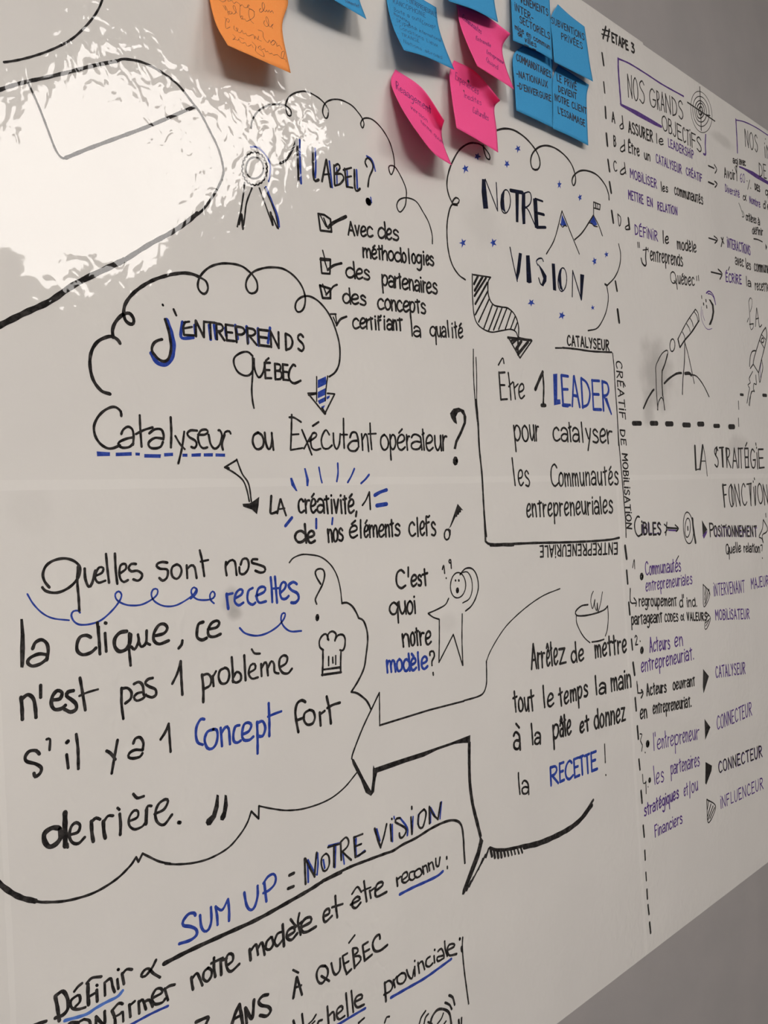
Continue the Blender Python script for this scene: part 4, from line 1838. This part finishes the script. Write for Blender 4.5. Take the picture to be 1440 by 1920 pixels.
k 9:740,205 765,240 775,310
k 13:775,315 700,430 640,500 592,572
K 16:572,495 590,568
k 8:730,230 755,270 765,320
k 8:688,290 710,330 718,370
k 8:655,345 680,385 690,420
k 8:615,425 635,465 640,500
o k 10:518,552 24,60
k 11:638,520 635,700 620,880 615,1025
k 9:640,530 670,640 705,800 730,920
k 9:378,1175 365,1000 360,850 358,760 380,700 420,630 465,600 475,625 460,690 430,770
k 13:470,640 450,720 420,800
k 13:420,795 418,900 425,1040
k 9:375,1175 385,1100 412,1055 432,1090 445,1175
k 9:430,1050 443,1175
k 16:240,1160 280,1070 325,995 340,980
k 16:440,920 490,870 560,825 605,820
k 22:640,825 680,822 700,840
k 10:700,835 750,850 800,910 840,980 872,1048
G moon_drawing|crescent face with dots beside the telescope
f k:868,108 885,112 915,160 922,230 910,300 890,355 870,358 872,345 895,290 905,230 900,170 880,130
k 9:800,75 802,100
k 14:842,115 843,130
k 14:819,148 820,160
k 14:848,172 850,190
v 10:845,50 870,30 900,50 920,90 935,160
v 8:860,55 890,60 915,90 930,140
v 5:798,180 795,260 805,320 840,385 870,400 900,390
v 5:808,210 812,260 830,315
G rocket_drawing|rocket taking off with the curly word LA above it
k 9:1418,380 1380,440 1340,560 1305,680 1298,735
k 9:1418,380 1428,450 1415,540 1380,680 1350,815
k 9:1298,735 1350,820
k 8:1380,450 1415,495
k 8:1358,500 1400,575
o k 9:1388,505 12,22
k 9:1320,605 1290,610 1270,660 1262,755
k 9:1298,735 1270,775
k 8:1380,690 1390,770 1375,850 1360,910 1350,820
v 6:1375,720 1365,780 1368,860
k 8:1292,805 1258,875 1272,912 1245,935 1262,965 1250,1030 1238,1110
k 8:1322,840 1328,930 1305,920 1300,975 1312,1000 1280,1000 1262,1135
k 6:1285,1000 1265,1060 1255,1130
k 6:1270,95 1255,130 1262,230 1270,380 1285,400 1300,370 1290,340
k 5:1270,95 1285,110 1285,170 1270,230
k 8:1262,350 1300,345
k 8:1330,195 1320,370
k 8:1332,195 1345,280 1358,375 1380,355
k 8:1322,300 1350,290
k 6:1252,290 1240,328
G strategy_heading|LA STRATÉGIE FONCTION in tall shaded black capitals
@ 1160 780 5.143
N handwritten_word
k 22:735,290 745,515
k 8:745,518 790,510
k 22:810,285 785,510
k 8:815,285 835,400 855,578
k 8:795,435 835,435
N handwritten_word
w k 12|STRATÉGI|190 .6 0|925,490 1345,505|
w k 12|E|185 .6 0|1350,500 1405,498|
k 14:948,300 935,380
k 14:1002,320 1008,490
k 14:1042,310 1045,480
k 14:1155,310 1158,495
k 14:1250,330 1250,480
k 12:1322,262 1325,280
N handwritten_word
w k 11|FONCTI|215 .6 -.03|1015,875 1320,860|
w k 11|ON|200 .6 -.03|1345,845 1450,860|
k 16:1005,660 1022,875
k 14:1085,660 1100,850
k 14:1275,660 1275,850
k 14:1320,680 1320,850
k 12:1308,600 1310,612
G targets_heading|CIBLES, arrow, ring target and POSITIONNEMENT in black with purple
N handwritten_word
k 14:200,975 180,970 155,1030 160,1110 190,1160 225,1135
w k 15|IBLES|120 .6 0|222,1145 410,1145|
w v 6|IBLES|100 .6 0|230,1130 416,1138|
k 11:465,1025 455,1150
k 11:440,1045 475,1085 445,1125
k 14:470,1078 575,1085
k 11:545,1050 578,1085 555,1112
v 11:480,1100 565,1105
o k 9:672,1080 48,152 -4
o k 9:665,1078 26,92
k 14:666,1068 668,1100
k 22:712,990 720,1080 742,1220
f k:803,1005 855,1095 812,1150
f v:808,1150 855,1100 850,1130 822,1185
w k 13|P|130 .6 0|880,1160 920,1160|
w k 12|OSITIONNEMENT|100 .6 0|920,1158 1335,1160|
w v 6|OSITIONNEMENT|90 .6 0|926,1164 1338,1166|
k 9:1395,1000 1435,1080 1425,1120 1385,1150 1395,1225 1380,1180 1355,1170 1360,1145 1385,1090 1395,1000
k 8:1418,940 1420,975
w k 10|Q|95 .6 0|1035,1330 1065,1330|
k 9:1065,1270 1068,1380
w k 11|uelle|95 .6 0|1070,1325 1180,1308|
w k 11|relation|85 .65 0|1208,1310 1362,1315|
k 9:1368,1250 1385,1245 1382,1300
k 10:1385,1368 1386,1372
G communities_list|numbered French list of communities in purple and black
@ 1160 1020 5.143
N handwritten_word
k 9:135,228 150,150 155,238
o k 22:222,314 10,22
w v 11|Communautés|130 .62 0|260,300 600,260|260 298 325 358 405 435 465 500 525 545 580
k 9:560,150 578,115
w v 10|entrepreneuriales|100 .75 0|262,455 710,385|
w k 12|regroupement|75 .95 0|198,600 560,595|
w k 12|d'|120 .55 0|588,605 635,605|
w k 11|ind.|80 .8 0|660,605 755,600|
k 12:112,430 115,560 165,570
k 11:148,520 172,560 165,600
w k 13|partageant|95 .8 0|125,780 420,750|
w k 11|CODES|75 .6 0|445,748 575,745|
w k 11|α|60 1 0|598,735 630,738|
w k 12|VALEURS|75 .6 0|660,735 850,738|
N handwritten_word
w k 11|2|95 .6 0|160,978 185,975|
k 10:206,935 208,940
o k 22:224,1025 9,22
w v 12|Acteurs|140 .62 0|302,1042 495,1010|
w v 12|en|85 1 0|540,990 620,978|
w v 12|entrepreneuriat.|120 .72 0|218,1235 725,1110|
k 10:175,1325 185,1440
N handwritten_word
@ 1160 1280 5.143
k 12:180,20 190,100 235,90
k 16:220,70 235,105 218,145
w k 14|Acteurs|110 .65 0|272,125 460,90|
w k 13|oeuvrant|85 .8 0|525,70 735,25|
w k 14|en|85 1 0|208,350 275,335|
w k 13|entrepreneuriat.|100 .75 0|332,300 700,230|
N handwritten_word
k 9:205,495 225,500 210,560 228,600 222,660
k 10:255,672 257,676
o k 24:280,590 9,20
w v 10|l'entrepreneur|170 .55 0|330,655 780,540|330 360 372 420 450 475 500 540 590 620 650 680 715 750
N handwritten_word
k 9:230,885 238,970 265,960
k 9:262,950 265,1070
k 9:283,1002 284,1006
o k 16:299,940 7,16
w v 10|les|180 .55 0|345,980 438,950|
w v 10|partenaires|130 .66 0|505,890 780,800|
w v 13|stratégiques|120 .62 0|248,1290 580,1110|
w v 10|et|120 .6 0|630,1090 670,1080|
w v 10|/|150 .6 0|685,1100 695,1100|
w v 10|ou|85 1 0|705,1065 765,1035|
w v 11|Financiers|115 .62 0|350,1490 615,1350|
G roles_list|hatched triangles with purple role names in capitals
@ 1160 1020 5.143
N hatched_triangle
k 8:815,390 822,605 880,480 815,390
k 8:830,580 865,440
k 8:828,540 850,425
k 8:840,570 875,465
k 8:828,490 838,410
k 9:870,435 880,490
N hatched_triangle
k 8:840,655 885,715 850,815 830,812 835,740
k 8:845,700 870,690
k 8:838,760 880,720
k 8:840,790 870,740
k 8:850,720 862,680
N hatched_triangle
f k:815,1205 870,1275 820,1440 812,1380
N hatched_triangle
@ 1160 1280 5.143
f k:828,350 885,430 835,552
N hatched_triangle
f k:838,765 900,800 895,850 845,985 835,970
N hatched_triangle
k 9:850,1125 935,1195 865,1350 850,1125
k 10:855,1300 890,1170
k 10:862,1320 910,1190
k 10:856,1220 868,1145
k 10:880,1310 925,1205
N handwritten_word
@ 1160 1020 5.143
w v 9|INTERVENANT|115 .6 0|920,500 1215,465|
w v 9|MAJEUR|100 .6 0|1278,435 1445,400|
w v 10|MOBILISATEUR|95 .6 0|935,730 1262,720|
w v 10|CATALYSEUR|110 .6 0|938,1290 1222,1250|
@ 1160 1280 5.143
w v 10|CONNECTEUR|130 .6 0|950,455 1285,315|
w k 9|CONNECTEUR|110 .6 0|965,870 1385,710|
w v 9|CONNECTEUR|108 .6 0|968,872 1388,712|
w v 9|INFLUENCEUR|110 .6 0|985,1215 1395,1020|
'''
build_ink(INK)

NOTE_INK = {
'orange': r"""
@ 380 0 8
G pen_writing|.
pen 5:250,0 300,30 345,10 350,-20 380,-10 375,20 410,15 440,10 470,60 500,30 560,70 560,100 590,70 620,110 660,115 700,80 680,75 670,110 720,140 780,180
pen 6:870,130 850,150 860,185 900,170 930,100 910,40 890,60 900,140 940,180 960,150 975,185 1000,150 1010,190 1040,160 1060,200
pen 5:305,85 350,160 330,80 360,130 390,230 380,180 410,170 400,215 440,200 430,170 460,215 500,180 480,90 455,95 470,150 520,200
pen 5:560,110 560,240 590,290 600,240 570,250 580,285 640,290 650,320 690,310 770,250 760,160 700,140 690,220 720,310 765,355
pen 5:330,260 380,340 400,300 360,280 340,350 350,430 385,420 410,405
pen 5:930,310 915,350 950,400 990,380 980,290 955,250 950,300 1000,400 1030,395 1060,360 1030,390 1050,430
pen 5:470,390 470,440 510,470 530,430 500,425 530,480 570,490 590,450 610,510 650,500 660,530 700,540 760,520 780,590 790,540 820,600 840,540 830,590 880,620
pen 5:830,450 900,480 910,560 950,620 980,640 1000,600 1020,640 1060,600 1090,640 1050,680 1020,650 1060,610 1110,650 1110,700 1150,680 1190,745
pen 5:450,520 490,560 450,600 480,590 530,610 540,580 570,640 610,650 640,640 660,690 700,690 730,670 760,720
pen 5:550,560 620,590
pen 5:740,630 800,700 790,760 850,820 920,850 900,780 830,720 870,690 880,750 930,730 940,780 980,770 1000,810 1040,800 1060,830 1120,820 1160,860 1200,880 1230,780 1190,780 1180,870 1240,890 1250,930
""",
'bluetop': r"""
@ 380 0 3
G pen_writing|.
w penb 2.5|somentet|20 .6 0|800,12 880,45|
""",
'bluemid': r"""
@ 700 0 9
G pen_writing|.
w penb 6|L ENTREPRENEURIALE|80 .6 0|560,20 1070,300|
w penb 6|RANCOPHONIE|80 .6 0|330,50 880,300|
w penb 5|Boite a outil|70 .6 0|350,190 800,380|
w penb 5|Concept|70 .6 0|820,410 1050,490|
w penb 5|marketing|50 .8 0|345,250 610,410|
w penb 5|- SKype|60 .7 0|320,330 600,470|
w penb 5|Bitch International|60 .6 0|600,460 1140,710|
w penb 5|- Conditions Lieux|60 .7 0|370,450 1090,800|
w penb 5|- TRANSE|55 .6 0|400,580 770,720|
w penb 5|- Nations abroad|60 .6 0|430,690 1160,1000|
""",
'pinkleft': r"""
@ 380 0 3
G pen_writing|.
w penr 4|Reaagement|46 .55 0|1088,500 1285,640|
w penr 3|version|16 .9 0|1170,612 1265,690|
w penr 2.5|terme quum|16 .9 0|1225,690 1355,815|
""",
'pinkup': r"""
@ 820 0 4.5
G pen_writing|.
w penr 4|Communautes|50 .55 .1|212,165 370,290|
w penr 4|Entrevelle|32 .6 .1|325,335 450,400|
w penr 4|Entrepreneur|32 .6 .1|415,450 560,545|
w penr 4|Quand|40 .55 .1|412,520 510,590|
""",
'pinklow': r"""
@ 820 0 4.5
G pen_writing|.
w penr 4|Experiences|62 .55 .1|150,668 345,800|
pen 18:260,684 262,688
pen 12:222,765 224,769
w penr 4|inedites|45 .6 .1|225,820 370,890|
w penr 4|Culturelles|52 .55 .1|298,950 430,1020|
""",
'bluea': r"""
@ 820 0 4.5
G pen_writing|.
w pen 8|VENEMENTS|60 .6 0|700,20 935,135|
w pen 8|INTER-|62 .6 0|655,85 810,185|
w pen 8|SECTORIELS|58 .6 0|695,190 950,335|
w pen 7|mise en commun|40 .75 0|655,245 950,420|
w pen 7|de|42 .6 0|680,300 715,315|
w pen 7|villes|52 .6 0|738,355 835,402|
pen 7:735,375 830,422
""",
'blueb': r"""
@ 820 0 4.5
G pen_writing|.
w pen 7|SUBVENTIONS|55 .6 0|962,195 1240,340|
w pen 7|PRIVÉES|55 .6 0|1045,330 1225,415|
""",
'bluec': r"""
@ 820 0 4.5
G pen_writing|.
w pen 8|COMMANDITAIRES|58 .6 0|668,510 958,660|
w pen 8|-NATIONAUX|54 .6 0|668,645 930,740|
w pen 8|-D'ENVERGURE|52 .6 0|675,745 960,858|
""",
'blued': r"""
@ 820 0 4.5
G pen_writing|.
w pen 8|LE PRIVÉ|58 .6 0|1008,680 1175,765|
w pen 8|DEVIENT|52 .6 0|1022,775 1175,838|
w pen 8|NOTRE CLIENT|54 .6 0|992,845 1258,965|
w pen 8|L'ESSAIMAGE|55 .6 0|1018,955 1245,1068|
""",

}
for key, src in NOTE_INK.items():
    TARGET[0] = key
    build_ink(src, NOTE_OBJ[key][0])
TARGET[0] = None
